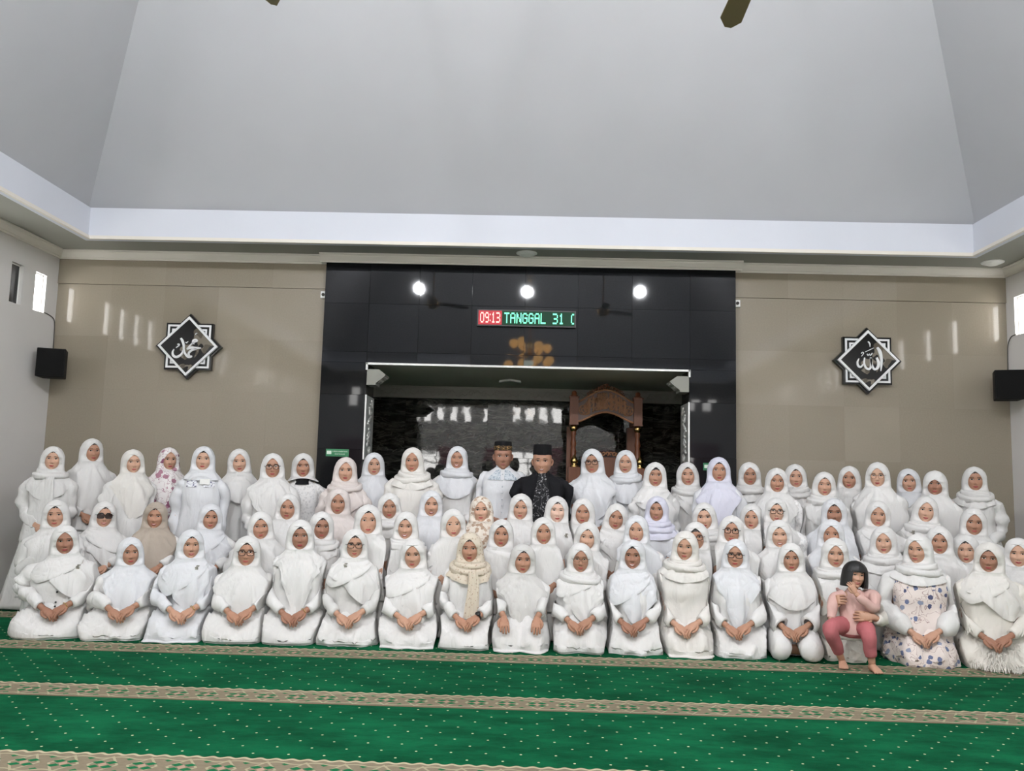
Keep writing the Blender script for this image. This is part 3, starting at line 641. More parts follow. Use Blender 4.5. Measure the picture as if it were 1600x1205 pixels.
M['watch'] = new_mat('black_watch', (.01, .01, .011), .3); M['gem'] = new_mat('brooch_metal', (.38, .36, .30), .25, .8); M['goldring'] = new_mat('gold_jewellery', (.7, .5, .2), .2, 1)
M['button'] = new_mat('dark_button', (.02, .02, .022), .3); M['velvet'] = cloth('cap_black_velvet', (.007, .007, .008)); M['capband'] = pattern('cap_band', (.05, .035, .02), [(.30, .19, .08), (.2, .12, .05)], 60, .42)
M['tagwhite'] = M['whiteplastic']

# ------------------------------------------------------------------ people: head (all lengths relative to eye level)
f_a = prof([-.115, -.105, -.09, -.065, -.03, .02, .05, .08, .10, .112], [.012, .024, .041, .058, .069, .073, .071, .058, .038, .002], 5)
f_bf = prof([-.115, -.108, -.09, -.06, -.03, 0, .03, .06, .085, .10, .112], [.060, .072, .081, .086, .089, .087, .090, .084, .066, .042, .002], 5)
f_bb = prof([-.115, -.09, -.05, 0, .05, .085, .10, .112], [.058, .060, .080, .096, .092, .066, .044, .002], 5)
EXP = .86
def feat(x, z, p):
    g = lambda cx, cz, sx, sz: np.exp(-((x-cx)/sx)**2-((z-cz)/sz)**2); ax = np.abs(x)
    ga = lambda cx, cz, sx, sz: np.exp(-((ax-cx)/sx)**2-((z-cz)/sz)**2)
    d = -.0085*ga(.031, .000, .017, .011)+.004*ga(.030, .021, .022, .008)
    br = np.exp(-(x/.0085)**2)*sstep(.022, -.030, z)*sstep(-.050, -.043, z)
    d = d+p['nose']*(.011*br+.013*g(0, -.033, .012, .011)*sstep(-.050, -.040, z)+.006*ga(.013, -.036, .007, .007))
    d = d+.006*ga(.042, -.030, .020, .020)*(1+p['smile'])+.0065*g(0, -.066, .023, .011)-.0045*g(0, -.0665, .026, .0026)-.004*g(0, -.083, .022, .007)+.006*g(0, -.100, .020, .011)
    return d
def S_face(x, z, p):
    a = f_a(z)*p['wide']; q = np.clip(np.abs(x)/a, 0, .999)
    return -(f_bf(z)*(1-q**(2/EXP))**(EXP/2))-feat(x, z, p)
def head_rings(p, hi):
    zs = np.concatenate([np.linspace(.1118, .06, 9)[:-1], np.linspace(.06, -.106, 46 if hi else 30)])
    C = 68 if hi else 48
    u = np.arange(C)/C*2-1; th = math.pi*(u-.32*np.sin(math.pi*u)/math.pi*1.0)          # denser at the front (th=0)
    sx, cx = np.sin(th), np.cos(th); G = []
    for z in zs:
        a, bf, bb = f_a(z)*p['wide'], f_bf(z), f_bb(z)
        x = a*np.sign(sx)*np.abs(sx)**EXP; y = np.where(cx > 0, -bf*np.abs(cx)**EXP, bb*np.abs(cx)**EXP)
        y = y-feat(x, np.full_like(x, z), p)*sstep(0, .25, cx); G.append(np.stack([x, y, np.full(C, z)], 1))
    for z, a, bf, bb in ((-.114, .046, .050, .060), (-.125, .050, .044, .062), (-.138, .056, .048, .064), (-.155, .070, .055, .07), (-.175, .10, .062, .075), (-.20, .135, .072, .085), (-.245, .145, .085, .09), (-.31, .135, .092, .09), (-.40, .12, .085, .085), (-.49, .13, .085, .095), (-.55, .12, .08, .09), (-.57, .01, .01, .01)):
        G.append(np.stack([a*sx, np.where(cx > 0, -bf*cx, -bb*cx), np.full(C, z)], 1))
    return np.array(G), zs, th
def band(p, cx, hw, lo, hi, off, n=11, m=3):
    u = np.linspace(-1, 1, n); rows = []
    for k in range(m):
        x = cx+u*hw; z = lo(u)+(hi(u)-lo(u))*k/(m-1); rows.append(np.stack([x, S_face(x, z, p)-off, z], 1))
    return np.array(rows)
def face_parts(mb, p):
    """materials: 0 skin 1 hair 2 sclera 3 iris 4 brow and nostril shade 5 lips 6 teeth"""
    sm = p['smile']; op = 1-.28*sm
    for s in (-1, 1):
        e = lambda u: np.sqrt(np.clip(1-u*u, 0, 1))
        up = lambda u: .0030+.0060*op*e(u)**1.3-.0008*s*u; lo = lambda u: .0026-.0034*op*e(u)-.0008*s*u
        mb.grid(band(p, s*.0305, .0150, lo, up, .0012), False, 2)
        hwi = .0063; iu = lambda u: np.minimum(up(u*hwi/.015), .0030+hwi*e(u)); il = lambda u: np.maximum(lo(u*hwi/.015), .0030-hwi*e(u))
        mb.grid(band(p, s*.0305, hwi, il, iu, .0022, 9), False, 3)
        mb.grid(band(p, s*.0308, .0155, lambda u: up(u)-.0004, lambda u: up(u)+.0020+.0012*e(u), .0020), False, 4)
        cb = lambda u: .0205+.0035*(1-(u*s+.2)**2)-.001*(u*s)
        mb.grid(band(p, s*.0330, .0195, lambda u: cb(u)-.0028*(1-.5*np.clip(u*s, 0, 1)), lambda u: cb(u)+.0022*(1-.75*np.clip(u*s, 0, 1)), .0016), False, 4)
        mb.grid(band(p, s*.0075, .0034, lambda u: -.0475-.0012*e(u), lambda u: -.0470+.0014*e(u), .0012, 7), False, 4)  # nostrils: shade of the openings painted as small dark patches
    hw = .0215+.004*sm; ln = lambda u: -.0655+.0055*sm*u*u
    uu = lambda u: np.clip(1-u*u, 0, 1)
    mb.grid(band(p, 0, hw, ln, lambda u: ln(u)+(.0062-.0016*np.exp(-(u/.14)**2))*uu(u)**.7, .0014, 13), False, 5)
    gap = .0050*max(0, sm-.45)/.55
    if gap > 0: mb.grid(band(p, 0, hw*.8, lambda u: ln(u)-gap*1.6*uu(u), ln, .0016, 11), False, 6)
    mb.grid(band(p, 0, hw*.94, lambda u: ln(u)-(.0082+gap*1.6)*uu(u)**.6, lambda u: ln(u)-gap*1.6*uu(u), .0014, 13), False, 5)

def hand(curl=.5, spread=.1, side=1):
    """wrist at origin, fingers towards -Y, palm down; returns list of grids"""
    L = []
    ys = [(.012, .024, .020), (-.008, .026, .019), (-.03, .034, .018), (-.06, .039, .016), (-.083, .038, .014), (-.094, .030, .009), (-.097, .01, .003)]
    a = np.arange(12)*math.pi/6
    L.append(np.array([[(wd*math.cos(t), y, th*math.sin(t)-.004*(i > 2)) for t in a] for i, (y, wd, th) in enumerate(ys)]))
    for k, (x, ln) in enumerate(((-.029, .062), (-.010, .073), (.010, .069), (.028, .054))):
        pts = []; P = np.array([x, -.075, 0.0]); ang = .10; dx = (x/.03)*spread
        for j, f in enumerate((0, .3, .18, .26, .14, .12)):
            P = P+ln*f*np.array([dx*.6, -math.cos(ang), -math.sin(ang)]); pts.append(P.copy()); ang += curl*.42
        pts = cat([(x*.9, -.06, 0)]+pts, 9); L.append(tube(pts, np.interp(np.arange(9), [0, 4, 8], [.0098, .0090, .0068]), 7))
    th = cat([(side*.024, -.012, -.004), (side*.042, -.035, -.010), (side*.046, -.062, -.014), (side*.036, -.085, -.020)], 8)
    L.append(tube(th, np.interp(np.arange(8), [0, 3, 7], [.014, .011, .0075]), 7)); return L
def orient(grids, pos, fwd, up):
    f = np.array(fwd, float); f /= np.linalg.norm(f); u = np.array(up, float); u -= f*(u@f); u /= np.linalg.norm(u); r = np.cross(u, -f) * -1
    r = np.cross(f, u)
    return [np.asarray(pos)+g[..., :1]*r+g[..., 1:2]*(-f)+g[..., 2:]*u for g in grids]

# ------------------------------------------------------------------ people: clothes
def ringgrid(zf, A, Bf, Bb, C, e=1.0):
    """rings from lists of z and radii"""
    th = np.arange(C)*2*math.pi/C; sx, cx = np.sin(th), np.cos(th); sp = lambda q: np.sign(q)*np.abs(q)**e
    return np.array([np.stack([a*sp(sx), np.where(cx > 0, -bf, -bb)*sp(cx), np.full(C, z)], 1) for z, a, bf, bb in zip(zf, A, Bf, Bb)])
h_A = prof([-.115, -.07, -.02, .03, .07, .10, .12, .128], [.118, .112, .108, .103, .089, .067, .036, .002], 4)
h_Bf = prof([-.115, -.09, -.05, 0, .05, .08, .10, .12, .128], [.084, .092, .097, .098, .096, .085, .068, .038, .002], 4)
h_Bb = prof([-.115, -.05, 0, .05, .09, .11, .12, .128], [.108, .118, .120, .110, .086, .064, .044, .002], 4)
d_z = [-.70, -.60, -.45, -.36, -.30, -.25, -.20, -.16, -.135, -.115]
d_A = prof(d_z, [.185, .188, .198, .208, .213, .205, .180, .150, .130, .118], 6); d_Bf = prof(d_z, [.160, .162, .166, .166, .156, .140, .120, .104, .092, .088], 6); d_Bb = prof(d_z, [.15, .15, .15, .15, .148, .144, .138, .128, .116, .110], 6)
STY = {  # front, side, back hem; pointedness; turn of the lowest point; fold amplitude
 'long': (-.55, -.235, -.40, 2.4, 0, .006), 'tri': (-.52, -.22, -.35, 4, .12, .006), 'round': (-.40, -.24, -.36, 1.7, 0, .005), 'cape': (-.62, -.46, -.55, 1.5, 0, .010),
 'wrap': (-.27, -.21, -.24, 2, 0, .005), 'cross': (-.46, -.25, -.36, 2.5, .6, .006), 'crossr': (-.46, -.25, -.36, 2.5, -.6, .006), 'tight': (-.116, -.15, -.16, 1.2, 0, .002), 'short': (-.20, -.18, -.20, 2, 0, .004), 'straight': (-.60, -.22, -.40, 7, .05, .006)}
def ridge(t): return 1-1.9*np.abs(np.sin(t))**.62
def flap(mb, g, seed, d, drop):
    """the end of the cloth drawn diagonally across the chest and over the shoulder d"""
    n, m = 34, 11; u = np.linspace(0, 1, n); th = d*(-1.05+2.45*u); r = np.random.RandomState(seed+9); ph = r.rand(3)*6.28; G = []
    ztop = -.122-.055*np.clip(u-.45, 0, 1)-.012*np.sin(u*3.1)
    w = .035+drop*1.7*sstep(-.1, .75, u)*(1-.45*sstep(.7, 1, u))
    for k in range(m):
        v = k/(m-1); z = ztop-w*v; gg = 1+(g-1)*sstep(-.13, -.22, z)
        rad = .012+.007*ridge(v*4.0+ph[0]+2.2*u)*math.sin(math.pi*min(1, v*1.15+.05))-.006*(v > .95)-.010*(k == 0)
        x, y = d_A(z)*gg*np.sin(th), -np.where(np.cos(th) > 0, d_Bf(z), d_Bb(z))*gg*np.cos(th); rr = np.hypot(x, y)
        G.append(np.stack([x*(1+rad/rr), y*(1+rad/rr), z], 1))
    mb.grid(np.array(G), False)
def make_hijab(sp, hs, g):
    hf, hsid, hb, pw, th0, amp = STY[sp['sty']]
    hf += sp.get('hf', 0); seed = sp['seed']; r = np.random.RandomState(seed)
    W, zt, zb = sp.get('W', .0635+.002*r.rand()), sp.get('zt', .074+.008*r.rand()), -.102
    C = 73
    z1 = np.concatenate([np.linspace(.1275, zt+.004, 8), zt-(zt-zb)*(1-np.cos(np.linspace(0, math.pi, 26)))/2, [-.108]])
    rows = []; op = []
    u = np.linspace(0, 1, C)
    for z in z1:
        tau = np.clip((z-zb)/(zt-zb), 0, 1); wv = W*(math.sqrt(max(0, 1-((.42-tau)/.42)**2)) if tau < .42 else max(0., 1-((tau-.42)/.58)**2.1)**.72) if zb < z < zt else 0.
        A, Bf, Bb = h_A(z), h_Bf(z), h_Bb(z); t0 = math.asin(min(.98, wv/A)) if wv > 1e-4 else 0.
        th = t0+(2*math.pi-2*t0)*u; sx, cx = np.sin(th), np.cos(th)
        x = A*sx; y = np.where(cx > 0, -Bf*cx, -Bb*cx)
        if wv > 1e-4:
            ye = float(S_face(np.array([wv]), np.array([z]), sp['p'])[0])-.010; dy = ye-y[0]
            dist = np.minimum(th-t0, 2*math.pi-t0-th); y = y+dy*np.exp(-(dist/.42)**2)
        q = np.stack([x, y, np.full(C, z)], 1); n = wob(q, 38, seed+1)*.0022*np.minimum(1, np.minimum(u, 1-u)*9); q[:, :2] *= (1+n/.1)[:, None]
        rows.append(q); op.append(wv > 1e-4)
    th = 2*math.pi*u; sx, cx = np.sin(th), np.cos(th)
    cq = np.cos(th-th0); hem = hsid+(hf-hsid)*np.maximum(cq, 0)**pw+(hb-hsid)*np.maximum(-cq, 0)**1.5
    k1, k2 = r.randint(6, 9), r.randint(11, 15); ph = r.rand(6)*6.28; kc = r.choice([8, 9, 10, 11])
    ff = min(1., max(.15, (-.13-hf)/.38))
    for q in np.linspace(0, 1, 25)[1:]:
        z = -.108+(hem+.108)*q
        gg = 1+(g-1)*sstep(-.13, -.22, z)
        wd = 1+(.20*sstep(-.24, -.40, z) if sp['sty'] == 'cape' else 0)
        x = d_A(z)*gg*sx*wd; y = np.where(cx > 0, -d_Bf(z)*gg*cx, -d_Bb(z)*gg*cx)
        a = amp*sstep(0, .7, q)*(.6+.8*q)
        phi = np.arctan2(x-.03*(ph[4]-3.1)/3.1, -(z+.085))                     # folds fan out from under the chin
        dr = a*(np.sin(k1*th+ph[0]+6*z)+.6*np.sin(k2*th+ph[1]-9*z))
        dr = dr+ff*((.008+.016*q)*ridge(kc*.55*phi+ph[2])+(.004+.005*q)*ridge(kc*1.1*phi+ph[3]))*np.clip(cx*1.4, 0, 1)*sstep(-.115, -.18, z)
        sw = -z-.12-.55*np.abs(x)*np.abs(x)/.1*.5                                # swags under the chin
        dr = dr+.008*ridge(sw*58+ph[5])*np.clip(cx, 0, 1)*sstep(-.11, -.13, z)*sstep(-.27, -.17, z)
        dr = dr-.004*sstep(.8, 1, q)+(.008+.014*ff)*q
        rr = np.hypot(x, y); P = np.stack([x*(1+dr/rr), y*(1+dr/rr), z+.004*np.sin(3*th+ph[3])*q], 1); P[:, :2] *= (1+.02*wob(P, 14, seed+2))[:, None]*1.0
        P[-1] = P[0]; rows.append(P); op.append(False)
    G = np.array(rows); R = len(G); mb = MB()
    r_, c_ = np.arange(R-1)[:, None], np.arange(C-1)
    idx = np.arange(R*C).reshape(R, C)
    for i in range(R):
        if not op[i]: idx[i, C-1] = idx[i, 0]
    Q = np.stack([idx[:-1, :-1], idx[:-1, 1:], idx[1:, 1:], idx[1:, :-1]], -1).reshape(-1, 4); mb.raw(G.reshape(-1, 3), Q)
    oi = [i for i in range(R) if op[i]]; oi = [oi[0]-1]+oi+[oi[-1]+1]
    for cidx in (0, C-1):                                     # turned-in edge round the face
        e0 = G[oi, cidx]; e1 = e0+np.array((0, -.003, 0))+(e0*np.array((-.03, 0, -.02))); e2 = e0*np.array((.93, 1, .96))+np.array((0, .012, 0)); mb.grid(np.stack([e0, e1, e2], 1), False)
    h0 = G[-1]; mb.grid(np.stack([h0, h0*np.array((.97, .97, 1))+np.array((0, 0, .004))], 0), False)
    if sp.get('flap', sp['sty'] in ('cross', 'crossr') or (sp['sty'] in ('tri', 'long') and r.rand() < .25)): flap(mb, g, seed, 1 if r.rand() < .5 else -1, r.uniform(.07, .13))
    mb.xf(lambda v: v*hs); return mb
def scarf_ring(seed, hs, g, tail=0):
    r = np.random.RandomState(seed); mb = MB()
    for k, (zc, a, bf, rad) in enumerate(((-.128, .112, .100, .026), (-.156, .146, .122, .030))):
        t = np.linspace(0, 2*math.pi, 41)[:-1]; m = 10; ang = np.arange(m)*2*math.pi/m
        c = np.stack([a*np.sin(t), -np.where(np.cos(t) > 0, bf, bf+.02)*np.cos(t), zc-.022*np.cos(t)+.012*np.sin(t+r.rand()*6)], 1)
        o = np.stack([np.sin(t), -np.cos(t), 0*t], 1)
        G = c[:, None]+o[:, None]*(rad*.75*np.cos(ang))[None, :, None]+np.array((0, 0, 1))*(rad*np.sin(ang))[None, :, None]
        G = G*(1+.03*np.sin(ang*3+t[:, None]*2+k))[..., None]; mb.grid(np.concatenate([G, G[:1]]), True)
    if tail:
        u = np.linspace(0, 1, 16); x0 = tail
        z = -.165-.36*u; y = -np.interp(z, [-.6, -.45, -.36, -.26, -.165], [.185, .190, .19, .172, .155])*g
        wv = .035+.025*u
        G = np.array([[(x0+q*w2+.006*math.sin(5*b_), yy-.012*math.cos(q*7+b_*4)-.004, zz_) for q in np.linspace(-1, 1, 9)] for w2, yy, zz_, b_ in zip(wv, y, z, u)])
        mb.grid(G, False); mb.grid(G+np.array((0, .01, 0)), False)
    mb.xf(lambda v: v*np.array((hs*g**.5, hs*g**.5, hs))); return mb
def sleeve(mb, pts, rads, seed, mat=0, m=16, n=26, cuff=True, amp=.013):
    P = cat(pts, n); rr = np.interp(np.linspace(0, 1, n), np.linspace(0, 1, len(rads)), rads); G = tube(P, rr, m, False)
    c = P[:, None]; q = G.reshape(-1, 3); t = np.linspace(0, 1, n)[:, None]
    w = (wob(q, 42, seed)*amp+amp*.8*np.sin(np.linspace(0, 1, n)*38+seed)[np.repeat(np.arange(n), m)]*np.clip(wob(q, 16, seed+3), 0, 1)).reshape(n, m)
    G = c+(G-c)*(1+w*(.3+.9*np.sin(math.pi*t))/rr[:, None])[..., None]
    end = P[-1]+(G[-1]-P[-1])*.62; G = np.concatenate([G, [end]]); mb.grid(G, True, mat)
t_z = [-.90, -.72, -.58, -.52, -.44, -.36, -.28, -.22, -.19, -.16, -.135]
t_A = prof(t_z, [.235, .215, .195, .183, .174, .180, .186, .176, .152, .108, .076], 5); t_Bf = prof(t_z, [.19, .175, .155, .142, .134, .142, .130, .108, .092, .076, .062], 5); t_Bb = prof(t_z, [.19, .175, .15, .132, .120, .118, .118, .112, .102, .088, .072], 5)
def torso(mb, z_end, g, seed, mat=0, C=44, n=26, flare=1.0, amp=.013):
    zs = np.linspace(-.135, z_end, n); q = np.linspace(0, 1, n); fl = 1+(flare-1)*q**2
    G = ringgrid(zs, t_A(np.maximum(zs, -.9))*(1+(g-1)*sstep(-.14, -.22, zs))*fl, t_Bf(np.maximum(zs, -.9))*(1+1.2*(g-1)*sstep(-.14, -.22, zs))*fl, t_Bb(np.maximum(zs, -.9))*g*fl, C, .95)
    th = np.arange(C)*2*math.pi/C; P = G.reshape(-1, 3)
    w = (wob(P*np.array((1, 1, .45)), 30, seed)*amp).reshape(n, C)*sstep(.1, .5, q)[:, None]+amp*1.3*np.sin(th*9+seed)[None]*q[:, None]**2
    G[..., :2] *= (1+w/.15)[..., None]; G = np.concatenate([G, (G[-1:]*np.array((.8, .8, 1))+np.array((0, 0, .01)))]); mb.grid(G, True, mat)
def sit_skirt(zw, wide, front, seed, kneel=False, amp=.017):
    """draped lap: meridians from the waist over the knees to the floor"""
    C = 80; th = np.arange(C)*2*math.pi/C; a = np.abs((th+math.pi) % (2*math.pi)-math.pi); r = np.random.RandomState(seed); ph = r.rand(8)*6.28
    ka = .36 if kneel else 1.0; spread = r.choice([.97, 1.0, 1.13]) if amp > .01 else .96
    R = 1/np.sqrt((np.sin(th)/wide)**2+(np.cos(th)/np.where(np.cos(th) > 0, front*.95, .22))**2)
    R = R+.04*np.exp(-((a-ka)/.30)**2)-(.035 if kneel else .03)*np.exp(-(a/.20)**2)
    pu = [0, .28, .52, .72, .86, .95, .99, .99, .975, .96*spread, .95*spread]; pz = [1, .98, .94, .85, .70, .52, .34, .19, .08, .02, .006]
    f = np.linspace(0, 1, 34); us = prof(np.linspace(0, 1, 11), pu, 14)(f); zs = prof(np.linspace(0, 1, 11), pz, 14)(f)
    w0 = 1/np.sqrt((np.sin(th)/.15)**2+(np.cos(th)/.11)**2); G = []
    kb = np.exp(-((a-ka)/.38)**2)
    for ri, (u, z) in enumerate(zip(us, zs)):
        u = float(u); z = max(0., float(z)); rad = w0+(R-w0)*u
        top = zw*(1.22*(1-u)**1.5+(.70+.22*kb-.16*np.exp(-(a/.26)**2))*(1-(1-u)**1.5))
        fo = amp*sstep(.3, .95, u)*(ridge(4*th+ph[0]+z*2)*.7+ridge(7*th+ph[1]-z*3)*.6+.6*np.sin(5*th+ph[2]))*(1.1-.6*z)
        P = np.stack([(rad+fo)*np.sin(th), -(rad+fo)*np.cos(th), top*z], 1)
        lap = sstep(.15, .5, u)*(z > .3)
        P[:, 2] += lap*(.013*ridge(9*P[:, 0]/.1+12*P[:, 1]*(1+.5*np.sin(ph[4]))+ph[5])+.010*ridge(30*P[:, 1]-20*np.abs(P[:, 0])+ph[6])+.005*wob(P, 30, seed+1))
        P[:, 2] = np.maximum(P[:, 2], .002+.0022*(len(us)-1-ri)); G.append(P)
    return MB().grid(np.array(G), True)
def drop_skirt(zw, hemA, hemF, hemB, seed, hipA=.2, zh=None, amp=.018, hem=.012):
    C = 64; n = 24; q = np.linspace(0, 1, n); zs = zw+(hem-zw)*q; zh = zh or .25
    A = np.interp(q, [0, zh, 1], [.165, hipA, hemA]); Bf = np.interp(q, [0, zh, 1], [.125, .15, hemF]); Bb = np.interp(q, [0, zh, 1], [.12, .16, hemB])
    G = ringgrid(zs, A, Bf, Bb, C); th = np.arange(C)*2*math.pi/C; r = np.random.RandomState(seed); ph = r.rand(3)*6.28
    w = amp*(q**1.2)[:, None]*(np.sin(8*th+ph[0])[None]+.6*np.sin(13*th+ph[1]+q[:, None]*2)+.4*np.sin(21*th+ph[2]))
    G[..., :2] *= (1+w/.22)[..., None]; G = np.concatenate([G, G[-1:]*np.array((.93, .93, 1))]); return MB().grid(G, True)
def glasses(sp, parent, xf, hs, kind):
    p = sp['p']; e = MB(); l = MB(); w, h = {'thick': (.026, .0185), 'round': (.024, .0225), 'half': (.026, .014), 'sun': (.029, .022)}[kind]
    rad = {'thick': .0024, 'round': .0013, 'half': .0016, 'sun': .0024}[kind]
    yg = float(S_face(np.array([.0]), np.array([.004]), p)[0])-.010
    for s in (-1, 1):
        a = np.linspace(0, 2*math.pi, 25); pe = .9 if kind == 'round' else .62; sgn = lambda q: np.sign(q)*np.abs(q)**pe
        P = np.stack([s*.0325+w*sgn(np.cos(a)), yg+.010*np.abs(s*.0325+w*np.cos(a))/.06, -.002+h*sgn(np.sin(a))], 1)
        e.tube(P, rad, 6); c = P.mean(0); l.grid(np.stack([P, c+(P-c)*.5, c+(P-c)*.01]), False)
        e.tube([(s*(.0325+w), yg+.010, .004), (s*.072, yg+.03, .005), (s*.078, yg+.08, .004)], rad*.9, 6)
    e.tube(cat([(-.0325+w, yg+.001, .002), (0, yg-.002, .005), (.0325-w, yg+.001, .002)], 6), rad*.9, 6)
    fr = e.xf(lambda v: xf(v*hs)).build('glasses', 'frame_thin' if kind in ('round', 'half') else 'frame', parent)
    l.xf(lambda v: xf(v*hs)).build('lens', 'sunlens' if kind == 'sun' else 'lensglass', fr)
def brooch(parent, xf, x, z, g, seed):
    r = np.random.RandomState(seed); mb = MB(); y = -(float(d_Bf(z))*g*math.sqrt(max(.05, 1-(x/(float(d_A(z))*g))**2))+.012)
    for k in range(6):
        a = k*math.pi/3; c = (x+.012*math.cos(a)*(k > 0), y-.004, z+.014*math.sin(a)*(k > 0)); mb.lathe([(.0005, .006), (.006, .003), (.007, 0), (.006, -.003), (.0005, -.006)], 7, c)
    mb.xf(xf).build('brooch', 'gem', parent)

# ------------------------------------------------------------------ people: assembly
def person(sp):
    row = sp['row']; r = np.random.RandomState(sp['seed']); hi = row == 'F'
    P = atY(sp['x'], sp['top'], sp['Y']); X_, Y_, zt = P
    hs = sp.get('hs', 1.0+.03*r.randn()*0.6); g = sp.get('g', 1.0)
    male = sp.get('male'); hc = zt-(.150 if male else .128)*hs
    face = -math.asin(X_/math.hypot(X_, Y_)); rz = face*.7+sp.get('turn', 0); tw = face+sp.get('look', r.uniform(-.10, .10))-rz
    tilt = sp.get('tilt', r.uniform(-.06, .06)); nod = sp.get('nod', r.uniform(-.02, .06))
    root = empty('person', (X_, Y_, 0), rz)
    tag(root, sp['label'], 'person', sp['group'])
    ca, sa = math.cos, math.sin
    def xf(v):                                                # head-relative -> posed: twist, tilt and nod the head on the neck
        wgt = sstep(-.23, -.11, v[:, 2]/hs); x, y, z = v[:, 0].copy(), v[:, 1].copy(), v[:, 2].copy(); zp = -.13
        t = tilt*wgt; x, z = x*np.cos(t)+(z-zp)*np.sin(t), zp+(z-zp)*np.cos(t)-x*np.sin(t)
        t = nod*wgt; y, z = y*np.cos(t)-(z-zp)*np.sin(t), zp+(z-zp)*np.cos(t)+y*np.sin(t)
        t = tw*wgt; x, y = x*np.cos(t)-y*np.sin(t), x*np.sin(t)+y*np.cos(t)
        return np.stack([x, y, z+hc], 1)
    p = sp['p'] = dict(nose=r.uniform(.85, 1.15), wide=r.uniform(1.0, 1.08), smile=sp.get('smile', r.uniform(.0, .5)))
    # body: one continuous skin from crown to pelvis, with limbs
    G, zs, th = head_rings(p, hi); mb = MB(); R, C = G.shape[:2]
    hairline = sp.get('hair', .064 if r.rand() < .5 else .082)
    G2 = G.copy(); G2[:] *= 1; mb.grid(G*hs, True)
    zc = (G[:-1, :, 2]+G[1:, :, 2])/2; fr = (G[:-1, :, 1]+G[1:, :, 1])/2
    mi = np.zeros((R-1, C), int)
    if male: mi[(zc > .055) | ((zc > -.02) & (fr > .012)) | ((zc > -.075) & (fr > .05) & (zc < .05))] = 1
    else: mi[((zc > hairline-.25*np.abs((G[:-1, :, 0]))) & (zc > 0)) | ((zc > -.09) & (fr > .0))] = 1
    mb.Mi[0] = mi.ravel()
    fp = MB(); face_parts(fp, p)
    for V, Q, Mi in zip(fp.V, fp.Q, fp.Mi): mb.raw(V*hs, Q-Q.min(), Mi[0])
    if male:
        for s in (-1, 1):
            for k, (dy, rad) in enumerate(((0, .009), (.006, .006))):
                mb.tube(cat([(s*.070, .008+dy, .018), (s*.082, .020+dy, .012), (s*.084, .022+dy, -.008), (s*.076, .012+dy, -.028), (s*.070, .006+dy, -.030)], 10)*hs, rad, 6)
    mb.xf(xf)
    pose = {'F': 'lap', 'U': 'lap', 'L': 'lap', 'S': 'fold'}[row] if 'pose' not in sp else sp['pose']
    zl = {'F': .19}.get(row, hc-.50)
    gx = g; hb = hc+.045+(.03 if male else 0)
    def arm(s):
        sh = np.array((s*.148*gx, .005, hb-.262)); k = .20*gx
        if pose == 'down': return [sh, (s*(k+.005), .01, hb-.36), (s*(k+.022), .02, hb-.54), (s*(k+.015), -.03, hb-.70), (s*(k+.005), -.05, hb-.78)], (s*-.05, -.15, -1), (s*1, -.2, 0)
        if pose == 'fold': return [sh, (s*k, .01, hb-.36), (s*(k+.018), .03, hb-.53), (s*.14*gx, -.12, hb-.62), (s*.075, -.195*gx, hb-.67)], (-s*.8, -.25, -.45), (0, -.85, .5)
        if pose == 'knees': return [sh, (s*k, -.01, hb-.36), (s*(k+.02), -.03, hb-.48), (s*.185, -.17, zl+.14), (s*.130, -.275, zl+.065)], (-s*.10, -.80, -.62), (0, -.5, 1)
        dz = .020 if s == sp.get('over', 1) else 0; fy = -.25*(.75+.25*g) if row == 'F' else -.19; ze = hb-.50 if row != 'F' else min(hb-.42, zl+.21); k += .03*(row == 'F')
        return [sh, (s*k, .0, hb-.36), (s*(k+.018), -.01, ze), (s*.155*gx, fy*.66, zl+.105+dz*.3), (s*.078, fy, zl+.040+dz)], (-s*.78, -.50, -.42), (0, -.40, 1)
    hh = sp.get('arms') or [arm(1), arm(-1)]
    for s, (pts, fwd, up) in zip((1, -1), hh):
        mb.tube(cat(pts, 14), np.interp(np.arange(14), [0, 6, 13], [.030, .026, .024]), 8)
        for gq in orient(hand(sp.get('curl', .55), .10, -s), np.array(pts[-1])+.0*np.array(fwd), fwd, up): mb.grid(gq, True)
    if row in 'S':
        for s in (-1, 1):
            mb.tube([(s*.08, 0, hc-.56), (s*.09, 0, hc-.8), (s*.085, 0, .35), (s*.085, .02, .08), (s*.09, -.03, .05), (s*.095, -.15, .03)], [.08, .08, .05, .036, .036, .03], 8)
    elif row in 'UL':
        for s in (-1, 1): mb.tube(cat([(s*.08, 0, hc-.56), (s*.085, -.05, (hc-.5)*.5), (s*.085, -.06, .07), (s*.085, .05, .05), (s*.08, .12, .04)], 12), .04, 8)
    else:
        for s in (-1, 1): mb.tube(cat([(s*.06, 0, .11), (s*.10, -.08, .10), (s*.12, -.13, .08), (s*.06, -.15, .06), (-s*.04, -.15, .06)], 12), .04, 8)
    mb.build('body', [sp.get('skin') or SKIN[r.choice([0, 1, 1, 2, 2, 3])], 'hair', 'sclera', 'iris', 'brow', LIPS[r.randint(0, 3) if not male else 3], 'teeth'], root)
    # clothes
    hcol, tcol, scol = sp.get('hij', 'white'), sp.get('tun', 'white'), sp.get('skirt') or sp.get('tun', 'white')
    hcol, tcol, scol = (M['c_'+q] if isinstance(q, str) else q for q in (hcol, tcol, scol))
    mb = MB(); z_end = {'F': .15-hc, 'U': max(.1-hc, -.70), 'L': max(.1-hc, -.66), 'S': -.78}[row]
    torso(mb, z_end, g, sp['seed'], flare=1.0 if row == 'F' else 1.05); hct = hc+(.03 if male else 0); mb.xf(lambda v: np.stack([v[:, 0], v[:, 1], v[:, 2]+hct], 1))
    cut = sp.get('cut', .97)
